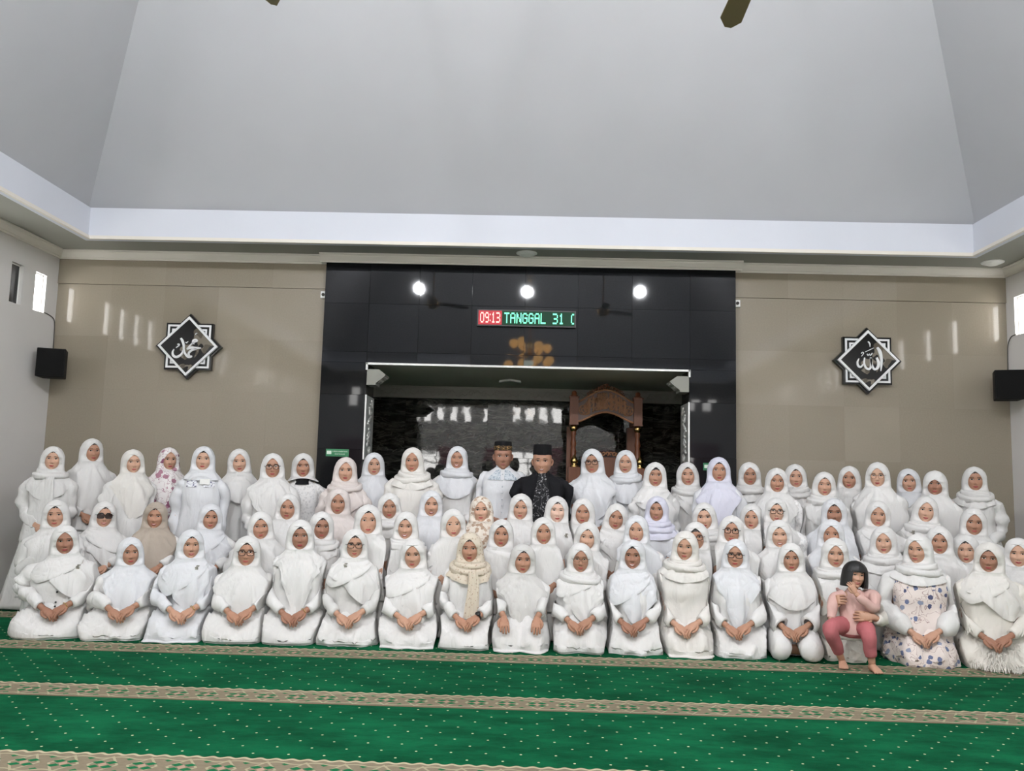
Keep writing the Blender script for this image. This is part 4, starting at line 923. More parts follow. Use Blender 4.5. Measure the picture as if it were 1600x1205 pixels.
    for s, (pts, fwd, up) in zip((1, -1), hh):
        pp = cat(pts, 14)[:13] if cut < 1 else pts
        rads = [.030]+list(sp.get('slv', [.060, .058, .054, .050, .046, .042] if male else [.070, .066, .060, .052, .046, .040])); pp = np.vstack([np.array(pp[0])*np.array((.55, 1, 1))+np.array((0, 0, .012)), pp])
        sleeve(mb, pp, np.array(rads)*(.6+.4*g), sp['seed']+5+s, 1 if sp.get('puff') else 0)
    tun = mb.build('shirt' if male else 'tunic', [tcol]+([M['c_white']] if sp.get('puff') else []), root)
    extras(sp, root, xf, hc, hs, g, hh)
    if male:
        male_extras(sp, root, mb, xf, hc, hs, g, r)
    else:
        hj = make_hijab(sp, hs, g).xf(xf).build('hijab', hcol, root)
        if sp['sty'] == 'wrap' or sp.get('ring'): scarf_ring(sp['seed'], hs, g, sp.get('tail', 0)).xf(xf).build('scarf_wrap', hcol, root)
        if sp['sty'] == 'tight': MB().grid(ringgrid([-.10, -.125, -.15, -.175], [.060, .066, .078, .10], [.086, .088, .092, .10], [.10, .10, .11, .12], 24)*hs).xf(xf).build('neck_cover', 'c_black', root)
        if sp.get('glasses'): glasses(sp, root, xf, hs, sp['glasses'])
        if sp.get('brooch') is not None: brooch(root, xf, *sp['brooch'], g, sp['seed'])
    if row == 'F':
        kn = sp.get('kneel', False)
        if sp.get('trousers') and not kn: sit_skirt(.24, sp.get('wide', .28)+.04, .37, sp['seed'], False, .007).build('trousers', scol, root)
        elif sp.get('trousers'):
            mb = MB()
            for s in (-1, 1):
                ww = sp.get('wide', .28)
                if kn: path, rad = [(s*.08, .10, .16), (s*.10, -.10, .15), (s*.115, -.30, .10), (s*.115, -.25, .07), (s*.11, .05, .07)], [.095, .10, .09, .08, .07]
                else: path, rad = [(s*.07, .02, .13), (s*ww*.6, -.11, .125), (s*(ww-.09), -.19, .100), (s*.07, -.265, .082), (-s*.10, -.25, .07)], [.10, .10, .098, .082, .065]
                n = 22; Pq = cat(path, n); rr = np.interp(np.linspace(0, 1, n), np.linspace(0, 1, 5), rad); Gq = tube(Pq, rr, 20); q = Gq.reshape(-1, 3); Gq = Gq+(Gq-np.concatenate([Pq[:1], Pq, Pq[-1:]])[:, None])*(.05*wob(q, 26, sp['seed']+int(s))+.055*ridge(q[:, 0]*38+q[:, 1]*22*int(s)+sp['seed'])).reshape(Gq.shape[:2])[..., None]
                Gq[..., 2] = np.maximum(Gq[..., 2], .004); mb.grid(Gq, True)
            mb.grid(ringgrid([.26, .19, .12, .03, .004], [.16, .18, .20, .20, .18], [.11, .12, .12, .12, .1], [.12, .17, .21, .22, .2], 30), True)
            mb.build('trousers', scol, root)
        else: sit_skirt(sp.get('zw', .235), sp.get('wide', .28)+.045, sp.get('front', .36), sp['seed'], kn).build('skirt', scol, root)
    elif row in 'UL': drop_skirt(max(hc-.46, .3), .21*(.7+.3*g), .18, .24, sp['seed'], amp=.010).build('skirt', scol, root)
    elif not male: drop_skirt(hc-.48, sp.get('hemA', .25), .21, .21, sp['seed']).build('skirt', scol, root)
    return root, hc, hs, xf, hh
def ring_at(P, axis, R, rad, m=18):
    ax = np.array(axis, float); ax /= np.linalg.norm(ax); u = np.cross(ax, (0, 0, 1)); u /= np.linalg.norm(u)+1e-9; w2 = np.cross(ax, u); a = np.linspace(0, 2*math.pi, m+1)
    return tube(np.asarray(P)+R*(np.cos(a)[:, None]*u+np.sin(a)[:, None]*w2), rad, 6, False)
def on_chest(x, z, g, off=.012): return -(float(t_Bf(z))*(1+1.2*(g-1))*max(.05, 1-(abs(x)/(float(t_A(z))*g))**2.1)**.475)-off
def extras(sp, root, xf, hc, hs, g, hh):
    up = lambda v: np.stack([v[:, 0], v[:, 1], v[:, 2]+hc], 1)
    if sp.get('bangle') or sp.get('watch'):
        pts, fwd, _u = hh[0]; P = np.array(pts[-1]); ax = np.array(fwd, float); ax /= np.linalg.norm(ax); mb = MB()
        if sp.get('watch'):
            mb.grid(ring_at(P-ax*.004, ax, .030, .008)); o = mb.build('wrist_watch', 'watch', root)
            q = P-ax*.004+np.array((0, -.024, .024)); MB().lathe([(.0005, .006), (.018, .005), (.019, -.004), (.0005, -.005)], 14).xf(lambda v: np.stack([v[:, 0], -v[:, 2]*.8+v[:, 1]*.6, v[:, 1]*.8+v[:, 2]*.6], 1)+q).build('watch_dial', 'watch', o)
        else: mb.grid(ring_at(P+ax*.006, ax, .029, .0035)); mb.build('bangle', 'goldring', root)
    if sp.get('buttons'):
        for x_, z_ in ((-.005, hc-.39), (-.01, hc-.47), (-.012, .235), (.19, .30), (-.19, .31)):
            y_ = on_chest(x_, min(-.2, z_-hc), g, .012) if abs(x_) < .1 else -.14
            MB().lathe([(.0005, .005), (.008, .004), (.008, -.004), (.0005, -.005)], 10).xf(lambda v: np.stack([v[:, 0]+x_, -v[:, 2]+y_, v[:, 1]+z_], 1)).build('button', 'button', root)
    if sp.get('yoke'):
        for s in (-1, 1):
            Gq = np.array([[(s*x_, on_chest(x_, zz_, g, .011), zz_) for x_ in np.linspace(.03, .125, 8)] for zz_ in np.linspace(-.185, -.26, 6)])
            MB().grid(Gq, False).grid(Gq+np.array((0, .006, 0)), False).xf(up).build('embroidery', 'c_floral_em', root)
        y_ = on_chest(.03, -.21, g, .03); MB().box(-.005, .085, y_-.004, y_, -.235, -.185).xf(up).build('name_tag', 'whiteplastic', root, False)
    if sp.get('feather'):
        r = np.random.RandomState(5); mb = MB()
        for k in range(2600):
            a = r.uniform(-1.9, 1.9); rad = r.uniform(.16, .335); z = .20-.16*sstep(.22, .34, rad)+.0; P = np.array((rad*math.sin(a)*.95, -rad*math.cos(a)*1.05, max(z, .03)))
            dirv = np.array((math.sin(a)*.6+r.normal()*.4, -math.cos(a)*.6+r.normal()*.4, r.uniform(-.7, .25))); dirv /= np.linalg.norm(dirv); side = np.cross(dirv, (0, 0, 1)); side /= np.linalg.norm(side)+1e-9; L = r.uniform(.025, .05)
            q = [P+dirv*L*t+np.array((0, 0, -.03*t*t)) for t in (0, .35, .7, 1)]; q = [np.array((v_[0], v_[1], max(v_[2], .006))) for v_ in q]
            mb.grid(np.array([[v_-side*w2, v_+side*w2] for v_, w2 in zip(q, (.0012, .0026, .0022, .0005))]), False)
        o = mb.build('feather_trim', 'c_ivory', root); o['kind'] = 'stuff'
        mb = MB()
        for k in range(160):
            s = r.choice([-1, 1]); t = r.uniform(.15, .85); pp = cat(hh[0 if s > 0 else 1][0], 30)[int(t*29)]; P = pp+np.array((s*.03, -.05, .02))+r.normal(size=3)*.02; q = P+np.array((r.normal()*.02, -.01, -.05))
            mb.grid(np.array([[P-(.003, 0, 0), P+(.003, 0, 0)], [(P+q)/2-(.005, .01, 0), (P+q)/2+(.005, -.01, 0)], [q-(.001, 0, 0), q+(.001, 0, 0)]]), False)
        o = mb.build('sleeve_feathers', 'c_ivory', root); o['kind'] = 'stuff'
def male_extras(sp, root, mb, xf, hc, hs, g, r):
    up = lambda v: np.stack([v[:, 0], v[:, 1], v[:, 2]+hc+.03], 1)
    cp_ = [(.0005, .150), (.060, .149), (.074, .146), (.077, .140), (.080, .060), (.078, .052), (.070, .052)]
    cp_ = [(q, .052+(z-.052)*(.85 if sp['male'] == 'koko' else .93)) for q, z in cp_]
    cap = MB().lathe(cp_, 32, (0, .006, 0), 0, .98, 1.22).xf(lambda v: xf(v*hs)).build('cap', 'velvet', root)
    if sp['male'] == 'koko':
        MB().lathe([(.0815, .058), (.0822, .060), (.0815, .092), (.080, .094)], 32, (0, .006, 0), 0, .98, 1.22).xf(lambda v: xf(v*hs)).build('cap_band', 'capband', cap)
        z = np.linspace(-.155, -.255, 8)
        for s in (-1, 1):
            Gq = np.array([[(s*x_, -(float(t_Bf(zz_))*(1+1.2*(g-1))*max(.04, 1-(x_/(float(t_A(zz_))*g))**2.1)**.475)-.012, zz_) for x_ in np.linspace(.018+.0*k, min(.055+k*.014, .14), 8)] for k, zz_ in enumerate(z)])
            MB().grid(Gq, False).grid(Gq+np.array((0, .006, 0)), False).xf(up).build('embroidery', 'c_embro', root)
        Gq = ringgrid([-.112, -.128, -.155], [.064, .070, .098], [.060, .064, .072], [.070, .076, .085], 28); MB().grid(Gq).xf(up).build('collar', 'c_embro', root)
        mbp = MB()
        for k in range(7): mbp.lathe([(.0004, .005), (.005, .003), (.005, -.003), (.0004, -.005)], 7, (0, -float(t_Bf(-.20-k*.06))*g-.010, -.20-k*.06))
        mbp.xf(up).build('button_row', 'c_embro', root)
    else:
        z = np.linspace(-.138, -.80, 26); xs = np.linspace(-1, 1, 11)
        Gq = np.array([[(q*(.030+.052*min(1, k/10)), -(float(t_Bf(max(zz_, -.9)))*(1+1.2*(g-1))*(1+.05*(k/25)**2)*max(.04, 1-(q*.08/.19)**2)**.5)-.013, zz_) for q in xs] for k, zz_ in enumerate(z)])
        MB().grid(Gq, False).grid(Gq+np.array((0, .006, 0)), False).xf(up).build('patterned_shirt_front', 'c_motif', root)
        for s in (-1, 1):
            pth = [(s*.062, -.02, -.125), (s*.050, -.066, -.155), (s*.055, -.115, -.21), (s*.078, -.150, -.32), (s*.092, -.168, -.50), (s*.095, -.19, -.70), (s*.098, -.21, -.80)]
            mbl = MB().tube(cat([(a*1.0, b_*g-.006, c_) for a, b_, c_ in pth], 22), .011, 6); mbl.xf(up).build('jacket_edge', 'c_black', root)
        mbp = MB()
        for k, (x_, zz_) in enumerate(((.15, -.36), (.135, -.38), (-.15, -.34))):
            mbp.lathe([(.0004, .004), (.009, .003), (.009, -.003), (.0004, -.004)], 8, (x_, -.115*g, zz_))
        mbp.xf(up).build('jacket_pin', 'gem', root)
    MB().xf(lambda v: v)
    m2 = MB()
    for s in (-1, 1): m2.tube([(s*.08, 0, hc-.55), (s*.095, 0, hc-.8), (s*.09, 0, .4), (s*.09, .01, .06)], [.10, .10, .075, .07], 14)
    m2.build('trousers', 'c_navy', root)
    MB().grid(ringgrid([-.50, -.60, -.70, -.78], [.165, .17, .175, .17], [.12, .125, .13, .12], [.12, .13, .14, .13], 30)).xf(up).build('waistband', 'c_navy', root)

ORD = ['', 'first', 'second', 'third', 'fourth', 'fifth', 'sixth', 'seventh', 'eighth', 'ninth', 'tenth', 'eleventh', 'twelfth', 'thirteenth', 'fourteenth', 'fifteenth', 'sixteenth', 'seventeenth', 'eighteenth', 'nineteenth', 'twentieth', 'twenty-first', 'twenty-second', 'twenty-third', 'twenty-fourth', 'twenty-fifth', 'twenty-sixth', 'twenty-seventh', 'twenty-eighth']
S_ = [  # x, hood top, style, look, options
 (83, 697, 'round', 'belted white dress and white hijab', dict(pose='fold', ring=1, tail=.02, hemA=.36, Y=8.05, turn=-.05)), (145, 685, 'cape', 'long white ruffled khimar', dict(turn=.35, look=.25, Y=8.3)), (210, 702, 'long', 'cream hijab over white tunic', dict(hij='warm', turn=.35, pose='down', look=.15)), (265, 699, 'long', 'plum flowered hijab', dict(hij='floral_plum', tun='floral_plum', turn=.25, look=.2, Y=8.25)),
 (319, 697, 'short', 'embroidered white dress with name tag', dict(hij='cool', tun='cool', skirt='cool', pose='down', yoke=1, Y=8.0)), (376, 701, 'round', 'white hijab over loose white blouse', dict(pose='down', turn=.25)), (428, 708, 'long', 'white hijab and black-rimmed glasses', dict(glasses='thick', turn=.1, Y=8.2)), (475, 708, 'tight', 'lace blouse and black neck cover', dict(tun='lace', skirt='lace', pose='down', Y=7.95)),
 (541, 714, 'round', 'pale blush hijab and tunic', dict(hij='blush', tun='blush', ring=1, turn=-.05, Y=8.15)), (585, 707, 'long', 'cool white long hijab', dict(hij='cool', tun='cool', g=1.12, Y=8.0)), (646, 699, 'wrap', 'wrapped ivory scarf and checked blouse', dict(hij='warm', tun='warm', g=1.08, Y=8.1)), (715, 697, 'round', 'white hijab with hanging ends, smiling', dict(hij='cool', smile=.95, ring=1, tail=.0, g=1.05, Y=8.05)),
 (787, 687, None, 'white blue-embroidered shirt and dark cap', dict(male='koko', YY=8.22, g=1.14, tun='cool', skin=SKIN[4], hs=1.12, pose='fold', smile=.0)), (848, 693, None, 'black jacket, patterned shirt and black cap', dict(male='jacket', YY=7.93, g=1.2, tun='black', skin=SKIN[3], hs=1.14, pose='fold', smile=.7)),
 (927, 701, 'long', 'white hijab, dark glasses beside the pulpit', dict(glasses='thick', hij='cool', tun='cool', g=1.1, YY=8.2)), (978, 703, 'round', 'white hijab before the pulpit', dict(hij='cool', tun='cool', ring=1, pose='down', Y=8.25)), (1023, 722, 'cross', 'white hijab with dark cap edge', dict(hair=.055, turn=.3, Y=8.3)), (1075, 722, 'cross', 'white hijab with shawl end', dict(ring=1, Y=8.1)), (1123, 714, 'long', 'pale lilac hijab with embroidered placket', dict(hij='lilac', tun='cool', turn=-.15, Y=8.3)),
 (1171, 722, 'wrap', 'white hijab loosely wrapped', dict(turn=-.1, Y=8.1)), (1213, 731, 'long', 'white hijab over lace top', dict(tun='lace', Y=8.0, turn=-.15)), (1243, 725, 'round', 'white hijab, standing behind the lace top', dict(ring=1, Y=8.4)), (1287, 737, 'round', 'low white hijab and white tunic', dict(ring=1, Y=8.2)), (1326, 728, 'long', 'white hijab hanging long over the chest', dict(turn=-.25, Y=8.35)), (1371, 722, 'cape', 'long white khimar and round glasses', dict(glasses='round', turn=-.2, Y=8.1)),
 (1420, 732, 'long', 'pale white hijab turned to the centre', dict(hij='cool', turn=-.35, Y=8.35)), (1460, 735, 'cape', 'white khimar with a brim over the brow', dict(zt=.045, hair=.2, turn=-.25, skin=SKIN[4], Y=8.1)), (1522, 729, 'wrap', 'wrapped white scarf and tied cuffs', dict(pose='fold', Y=8.1, turn=-.05))]
U_ = [(90, 781, 'long', 'satin white tunic and white hijab', dict(g=1.05, Y=7.3)), (163, 783, 'cross', 'white hijab and brown sunglasses', dict(glasses='sun', smile=.7)), (244, 784, 'long', 'beige long hijab', dict(hij='beige', smile=.7)), (329, 787, 'long', 'cool white hijab', dict(hij='cool', smile=.5)), (450, 771, 'cape', 'wide white khimar', dict()), (529, 762, 'round', 'white hijab, high in the row', dict(hij='blush', tun='white')), (610, 770, 'wrap', 'white wrapped scarf and pleated blouse', dict()), (674, 766, 'cape', 'cool white khimar and open smile', dict(hij='cool', smile=.8, g=1.05)),
 (753, 775, 'long', 'tan flowered hijab', dict(hij='floral_tan')), (813, 771, 'long', 'white hijab directly below the embroidered shirt', dict()), (870, 775, 'cape', 'white hijab with square brooch', dict(skin=SKIN[5], brooch=(.09, -.21))), (911, 778, 'long', 'white hijab right of the brooch wearer', dict()), (960, 786, 'cross', 'white hijab tilted head', dict(tilt=.14)), (1026, 775, 'wrap', 'pale lilac wrapped scarf', dict(hij='lilac', tun='cool', skin=SKIN[3], smile=.6)), (1102, 785, 'wrap', 'plain white scarf over white tunic', dict(skin=SKIN[0])), (1174, 787, 'long', 'white hijab and plain tunic', dict()),
 (1212, 777, 'round', 'white hijab, dark glasses and lace jacket', dict(glasses='thick', tun='lace', skin=SKIN[0])), (1303, 778, 'cape', 'cool white wide khimar', dict(hij='cool', tun='cool', skin=SKIN[4])), (1370, 782, 'long', 'white hijab set straight', dict(smile=0)), (1443, 775, 'wrap', 'white wrapped scarf with round pin', dict(tilt=.12, brooch=(-.10, -.2))), (1519, 793, 'long', 'white hijab beside the right wall', dict(skin=SKIN[3]))]
L_ = [(410, 799, 'long', 'white hijab tilted to the left', dict(tilt=-.06)), (502, 799, 'wrap', 'white wrapped scarf, leaning right', dict(skin=SKIN[4], tilt=.05)), (576, 788, 'long', 'loose white hijab over white tunic', dict(hs=1.08, g=1.1)), (635, 799, 'wrap', 'white ruffled blouse and broad smile', dict(smile=1.0, g=1.05)), (710, 795, 'cape', 'smooth white khimar', dict(skin=SKIN[0])), (783, 811, 'cross', 'white hijab with side brooch', dict(brooch=(.10, -.21))), (850, 808, 'straight', 'straight falling white hijab', dict(skin=SKIN[2])),
 (916, 815, 'long', 'white hijab leaning left', dict(tilt=.08)), (995, 805, 'cross', 'white hijab with pale blue shawl end', dict(hij='cool', smile=.6)), (1089, 815, 'round', 'white hijab and glasses, half hidden', dict(glasses='thick', hair=.05)), (1142, 805, 'cape', 'white khimar and black-rimmed glasses', dict(glasses='thick')), (1218, 812, 'long', 'white hijab with two snap buttons', dict(smile=.9, skin=SKIN[0])), (1298, 811, 'cape', 'white khimar with beige under-cap', dict(hij='cool', hair=.2)), (1381, 822, 'wrap', 'white wide wrapped scarf', dict(g=1.1, smile=.5)),
 (1467, 822, 'round', 'white hijab behind the flowered dress', dict(turn=-.2)), (1509, 835, 'long', 'white beaded hijab', dict()), (1590, 840, 'cross', 'white hijab at the right edge', dict(Y=7.1))]
F_ = [(105, 820, 'cross', 'diagonal hijab, brooch, dark buttons', dict(brooch=(.12, -.20), g=1.15, wide=.30, trousers=1, skin=SKIN[4], buttons=1, bangle=1, hf=.02)), (206, 839, 'tri', 'cool white hijab, wide white dress', dict(hij='cool', g=1.15, wide=.31, skin=SKIN[3], slv=[.07, .068, .066, .062, .056, .034])), (300, 827, 'tri', 'white hijab with brooch, hands on lap', dict(hij='cool', tun='cool', wide=.28, brooch=(.06, -.17), smile=.6, bangle=1)), (387, 837, 'long', 'white hijab, glasses and white trousers', dict(glasses='thick', wide=.28, trousers=1, skin=SKIN[2])), (471, 812, 'straight', 'tall straight white hijab, crossed wrists', dict(trousers=1, wide=.27, skin=SKIN[4], bangle=1, g=1.02)), (555, 826, 'cross', 'draped hijab, dark glasses, flower brooch', dict(glasses='thick', brooch=(-.06, -.155), wide=.26, tun='soft', skirt='white')), (647, 841, 'long', 'full white hijab with greyish cap', dict(g=1.22, wide=.30, skin=SKIN[1])),
 (736, 831, 'wrap', 'beige spotted scarf and black watch', dict(hij='scarf', tail=.03, g=1.02, wide=.29, trousers=1, watch=1, skin=SKIN[2])), (816, 849, 'tri', 'pale grey hijab, hands apart on knees', dict(hij='soft', pose='knees', kneel=1, wide=.27, front=.36, skin=SKIN[2], slv=[.07, .07, .07, .066, .062, .036])), (907, 848, 'tri', 'high neck hijab, half-rim glasses', dict(glasses='half', ring=1, kneel=1, wide=.25, hf=.04, skin=SKIN[3])), (989, 843, 'tri', 'cool white hijab, toothy smile', dict(hij='cool', smile=1.0, wide=.28, skin=SKIN[4])), (1070, 829, 'wrap', 'ivory wrapped scarf and zipped blouse', dict(hij='warm', tun='warm', kneel=1, wide=.24, skin=SKIN[1])), (1149, 842, 'straight', 'long white hijab and brown-rimmed glasses', dict(glasses='thick', wide=.25, front=.36, hij='cool', skin=SKIN[2])), (1236, 848, 'round', 'plain hijab, wide sleeves, trousers', dict(kneel=1, trousers=1, g=1.05, skin=SKIN[3], slv=[.07, .066, .064, .066, .07, .075])),
 (1304, 840, 'round', 'white hijab, holding a child', dict(ring=1, kneel=1, wide=.25, front=.30, zw=.165, hold=1, tun='ivory', skirt='ivory')), (1434, 834, 'wrap', 'blue flowered dress, puffed white sleeves', dict(ring=1, tun='floral_blue', skirt='floral_blue', wide=.25, kneel=1, puff=1, slv=[.07, .066, .066, .078, .080, .036], skin=SKIN[1], hij='white', look=-.30)), (1543, 847, 'cross', 'feather-trimmed ivory dress, diagonal shawl', dict(tun='ivory', skirt='ivory', wide=.30, feather=1, g=1.1, skin=SKIN[4], hij='warm'))]
ROWS = {'S': (S_, 8.12, 'standing back row', 'people standing in the back row'), 'U': (U_, 7.66, 'upper middle row', 'people in the upper middle row'), 'L': (L_, 7.24, 'lower middle row', 'people in the lower middle row'), 'F': (F_, 6.88, 'seated front row', 'people seated in the front row')}
built = {}; seed = 100
for rk, (lst, Y0, phrase, grp) in ROWS.items():
    for i, (x, top, sty, look, o) in enumerate(lst):
        seed += 11; pos = ORD[i+1]+' from left'
        if rk == 'F': Yp = 6.88-.0*x+.10*math.sin(x/1600*math.pi)-.15*sstep(1300, 1600, x)
        elif rk == 'L': Yp = 7.22+.06*((i % 2)-.5)
        elif rk == 'U': Yp = 7.64+.06*((i % 2)-.5)
        else: Yp = 8.0 if i % 2 == 0 else 8.36
        sp = dict(row=rk, x=x, top=top, sty=sty, seed=seed, group=grp, label='person in %s, %s, %s' % (look, pos, phrase)); sp['Y'] = Yp; sp.update(o); sp['Y'] = Yp if rk == 'S' else sp['Y']
        sp['Y'] = o.get('YY', sp['Y'])
        if 'g' not in o: sp['g'] = {'S': .96, 'U': 1.06, 'L': 1.06, 'F': 1.10}[rk]
        if sp.get('hold'):
            Pq = atY(x, top, Yp); X_, Y_ = Pq[0], Pq[1]; fz = -math.asin(X_/math.hypot(X_, Y_))*.7
            def loc(px, py, Y): q = atY(px, py, Y); dx, dy = q[0]-X_, q[1]-Y_; return (dx*math.cos(-fz)-dy*math.sin(-fz), dx*math.sin(-fz)+dy*math.cos(-fz), q[2])
            h_ = Pq[2]-.128+.045
            sp['arms'] = [([(.148, .005, h_-.262), (.20, 0, h_-.36), loc(1386, 950, 6.72), loc(1380, 970, 6.47), loc(1364, 964, 6.375)], (-1, -.12, .02), (0, -1, .25)),
                          ([(-.148, .005, h_-.262), (-.20, 0, h_-.36), loc(1270, 950, 6.76), loc(1280, 946, 6.58), loc(1293, 940, 6.49)], (.9, -.35, .28), (-.2, -.9, .45))]
        sp['_'] = person(sp); built[(rk, i)] = sp

# ------------------------------------------------------------------ child on the lap
def child():
    c0 = atY(1335, 877, 6.50); X_, Y_, zt = c0; hs = .84; hc = zt-.122*hs
    root = empty('person', (X_, Y_+.02, 0), 0)
    tag(root, 'small child in pink top and rose trousers sitting on a lap, hand at mouth', 'person', 'child in the front row')
    def W(px, py, Y): q = atY(px, py, Y); return (q[0]-X_, q[1]-Y_-.02, q[2])
    p = dict(nose=.75, wide=1.05, smile=.6); sp = dict(p=p)
    tl = .10; nd = .05
    def xf(v):
        wgt = sstep(-.20, -.10, v[:, 2]); x, z = v[:, 0]*np.cos(tl*wgt)+(v[:, 2]+.1)*np.sin(tl*wgt), -.1+(v[:, 2]+.1)*np.cos(tl*wgt)-v[:, 0]*np.sin(tl*wgt)
        return np.stack([x, v[:, 1], z+hc], 1)
    G, zs, th = head_rings(p, True); G = G.copy(); low = G[..., 2] < -.113
    G[..., 2] = np.where(low, -.113+(G[..., 2]+.113)*.72, G[..., 2]); G[..., :2] = np.where(low[..., None], G[..., :2]*.78, G[..., :2])
    mb = MB().grid(G*hs)
    mi = np.zeros((G.shape[0]-1, G.shape[1]), int); zc = (G[:-1, :, 2]+G[1:, :, 2])/2; fr = (G[:-1, :, 1]+G[1:, :, 1])/2; mi[(zc > .045) | ((zc > -.09) & (fr > 0))] = 1; mb.Mi[0] = mi.ravel()
    fp = MB(); face_parts(fp, p)
    for V, Q, Mi in zip(fp.V, fp.Q, fp.Mi): mb.raw(V*hs, Q-Q.min(), Mi[0])
    mb.xf(xf)
    Ws = {}
    armL = [(-.085, 0, hc-.16), W(1304, 935, 6.50), W(1300, 955, 6.46), W(1298, 970, 6.42)]            # image-left arm, hand on the thigh
    armR = [(.085, 0, hc-.16), W(1366, 932, 6.46), W(1364, 949, 6.38), W(1350, 940, 6.36), W(1337, 927, 6.37)]
    for pts, fwd, upv, s in ((armL, (.15, -.5, -.9), (-.3, -1, .4), -1), (armR, (-.45, .10, 1), (.1, -1, 0), 1)):
        mb.tube(cat(pts, 14), np.interp(np.arange(14), [0, 13], [.030, .019]), 8)
        for gq in orient([q*.66 for q in hand(.5, .12, -s)], pts[-1], fwd, upv): mb.grid(gq, True)
    f1, f2 = atZ(1316, 1033, .045), atZ(1363, 1040, .045); L = lambda q: np.array((q[0]-X_, q[1]-Y_-.02, q[2]))
    k1, k2 = np.array(W(1297, 984, 6.34)), np.array(W(1357, 992, 6.32)); h1, h2 = np.array((-.06, .03, .285)), np.array((.06, .03, .285))
    a1, a2 = L(f1), L(f2)
    legs = []
    for h, k, a, td in ((h1, k1, a1, (-.25, -1, 0)), (h2, k2, a2, (.1, -1, 0))):
        mb.tube(cat([h, (h+k)/2+np.array((0, 0, .012)), k, (k+a)/2, a], 16), np.interp(np.arange(16), [0, 8, 15], [.05, .038, .024]), 8); legs.append((h, k, a))
        d = np.array(td, float); d /= np.linalg.norm(d); sd = np.array((-d[1], d[0], 0)); F_rows = []
        for t, wd, hh_, zz_ in ((-.028, .012, .014, .020), (-.02, .024, .030, .028), (.0, .026, .034, .034), (.03, .028, .026, .026), (.065, .034, .018, .018), (.085, .034, .013, .013), (.10, .024, .009, .010), (.104, .006, .004, .008)):
            c = a+d*t; c[2] = zz_; ang = np.arange(12)*math.pi/6; F_rows.append([c+sd*wd*math.cos(q)+np.array((0, 0, .004+hh_*math.sin(q))) for q in ang])
        mb.grid(np.array(F_rows), True)
        for k_ in range(5): q = a+d*(.098-.004*abs(k_-1.5))+sd*(-.026+.013*k_); q[2] = .013; mb.tube([q-d*.012, q, q+d*.010], [.008, .0085, .006], 6)
    mb.build('body', [SKIN[1], 'hair', 'sclera', 'iris', 'brow', LIPS[2], 'teeth'], root)
    # hair: rounded bob with a straight fringe
    C = 61; u = np.linspace(0, 1, C); rows = []; zz_ = np.concatenate([np.linspace(.1275, .031, 14), np.linspace(.0305, -.108, 18)])
    for z in zz_:
        A, Bf, Bb = h_A(z)*1.06, h_Bf(z)*1.02, h_Bb(z)*1.02
        t0 = 0 if z > .0307 else math.asin(min(.95, (.050+.006*sstep(.03, -.05, z))/A)); thh = t0+(2*math.pi-2*t0)*u
        q = np.stack([A*np.sin(thh), np.where(np.cos(thh) > 0, -Bf, -Bb)*np.cos(thh), np.full(C, z)], 1); q[:, :2] *= (1+.012*np.sin(thh*40)+.012*wob(q, 30, 3))[:, None]
        if z < -.07: q[:, :2] *= 1-.9*(-.07-z)
        rows.append(q)
    G = np.array(rows); hm = MB().grid(G, False); E_ = G[:, (0, C-1)]
    for c_ in (0, C-1): e0 = G[14:, c_]; hm.grid(np.stack([e0, e0*np.array((1.0, .45, 1))], 1), False)
    f0 = G[13]; sel = np.concatenate([np.arange(C-12, C-1), np.arange(0, 12)]); hm.grid(np.stack([f0[sel], f0[sel]*np.array((.95, .86, 1))], 0), False)
    G3 = G[-1]; hm.grid(np.stack([G3, G3*np.array((.6, .6, 1))], 0), False)
    hm.xf(lambda v: xf(v*hs)).build('hair', 'hair', root)
    # top, frills, trousers
    mb = MB(); zs = np.linspace(hc-.105, .245, 20); q = np.linspace(0, 1, 20)
    G = ringgrid(zs, np.interp(q, [0, .1, .25, .6, 1], [.045, .075, .100, .108, .118]), np.interp(q, [0, .2, .6, 1], [.045, .072, .092, .10]), np.interp(q, [0, .2, .6, 1], [.05, .07, .085, .10]), 36)
    w2 = wob(G.reshape(-1, 3), 45, 9).reshape(20, 36)*.005; G[..., :2] *= (1+w2/.1)[..., None]; mb.grid(G, True)
    for pts in (armL, armR): sleeve(mb, cat(pts, 14)[:13], [.048, .044, .040, .032, .028], 33, n=20, m=12, amp=.005)
    t_ = mb.build('knit_top', 'c_pink', root)
    for s in (-1, 1):
        a = np.linspace(0, 1, 20); c = np.stack([s*(.07+.035*np.sin(a*math.pi)), .05-.11*a, hc-.125-.05*a+.02*np.sin(a*math.pi)], 1)
        out = np.stack([np.full(20, s*.030), -.006*np.cos(a*50), .014+.010*np.sin(a*46)], 1); MB().grid(np.stack([c, c+out*.6, c+out], 1), False).build('shoulder_frill', 'c_pink', t_)
    mb = MB()
    for h, k, a in legs:
        P = cat([h, (h+k)/2+np.array((0, 0, .015)), k, (k+a)/2, a+(k-a)*.30], 20); Gq = tube(P, np.interp(np.arange(20), [0, 6, 12, 19], [.075, .064, .050, .038]), 14); qv = Gq.reshape(-1, 3)
        Gq = Gq+(Gq-np.concatenate([P[:1], P, P[-1:]])[:, None])*(.06*wob(qv, 50, 5).reshape(Gq.shape[:2]))[..., None]; mb.grid(Gq, True)
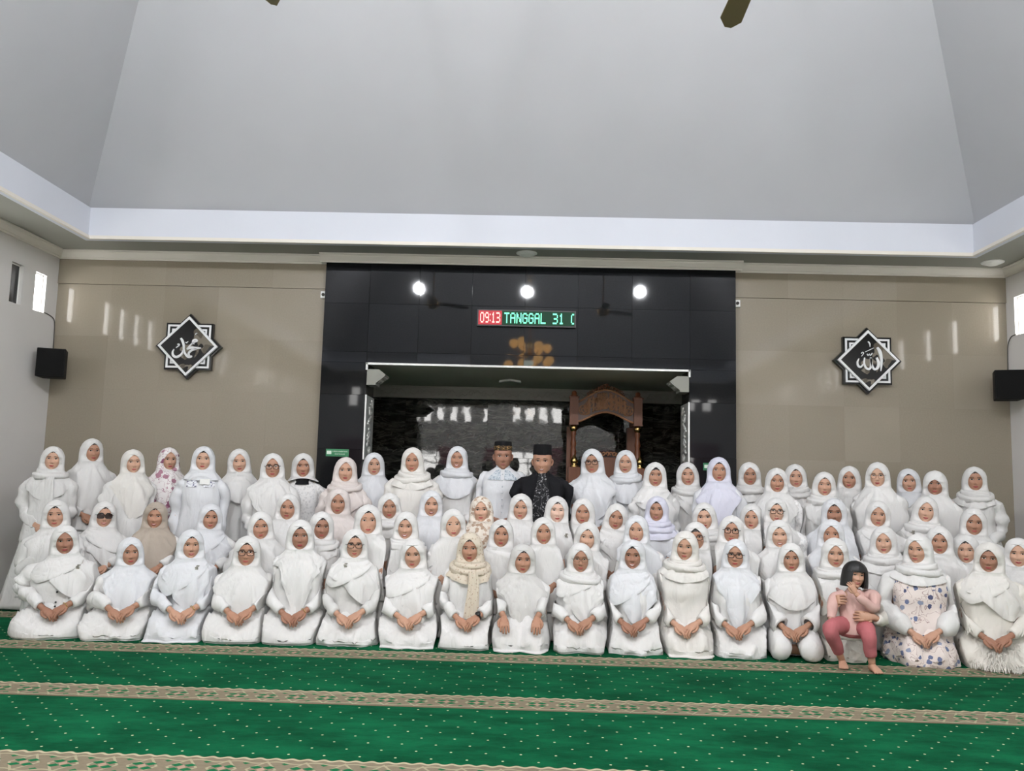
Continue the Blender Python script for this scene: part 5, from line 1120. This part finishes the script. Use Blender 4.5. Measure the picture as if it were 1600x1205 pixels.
    mb.grid(ringgrid([.30, .27, .235, .215], [.112, .118, .115, .08], [.095, .10, .10, .07], [.09, .10, .10, .07], 28), True); mb.build('trousers', 'c_rose', root)
    return root
child_root = child()

# ------------------------------------------------------------------ people packed shoulder to shoulder: clothes and limbs yield where two of them meet
bpy.context.view_layer.update()
tops = {k: v['_'][0] for k, v in built.items()}
cen = {k: np.array((o.location.x, o.location.y)) for k, o in tops.items()}
def kids(o):
    for c in o.children:
        yield c; yield from kids(c)
for k, o in tops.items():
    c = cen[k]; nb = []
    for k2, c2 in cen.items():
        if k2 == k: continue
        d = c2-c; L = np.linalg.norm(d)
        if L > 1.1: continue
        if k2[0] == k[0]: sg = 1 if k < k2 else -1; e_ = d/L*sg; nb.append((d/L, L/2-.0012, sg, np.array((-e_[1], e_[0])), (k[1]+k2[1])*1.9, min(.03, L*.07)))
        elif abs(d[0]) < .75 and abs(d[1]) > .1: nb.append((np.array((0., math.copysign(1, d[1]))), abs(d[1])/2-.003, 0, np.zeros(2), 0, 0))
    ca, sa = math.cos(o.rotation_euler.z), math.sin(o.rotation_euler.z)
    for m_ in kids(o):
        if m_.type != 'MESH': continue
        n = len(m_.data.vertices); V = np.empty(n*3, np.float32); m_.data.vertices.foreach_get('co', V); V = V.reshape(-1, 3).astype(float)
        x, y = V[:, 0]*ca-V[:, 1]*sa, V[:, 0]*sa+V[:, 1]*ca
        fac = np.where(V[:, 2] < .26, .90, .86) if k[0] == 'F' else np.full(n, .84)
        for it in range(3):
            for d, lim, sg, tv, ph_, am in nb:
                if sg: lim = lim+sg*am*(.6*np.sin(15*V[:, 2]+ph_)+.4*np.sin(8*((x+c[0])*tv[0]+(y+c[1])*tv[1])+ph_*2))
                s = x*d[0]+y*d[1]; a = lim*fac; over = s > a
                tt = np.maximum(s-a, 0)/(lim-a); s2 = np.where(over, a+(lim-a)*tt/(1+tt), s); x += (s2-s)*d[0]; y += (s2-s)*d[1]
        V[:, 0], V[:, 1] = x*ca+y*sa, -x*sa+y*ca
        m_.data.vertices.foreach_set('co', V.astype(np.float32).ravel()); m_.data.update()
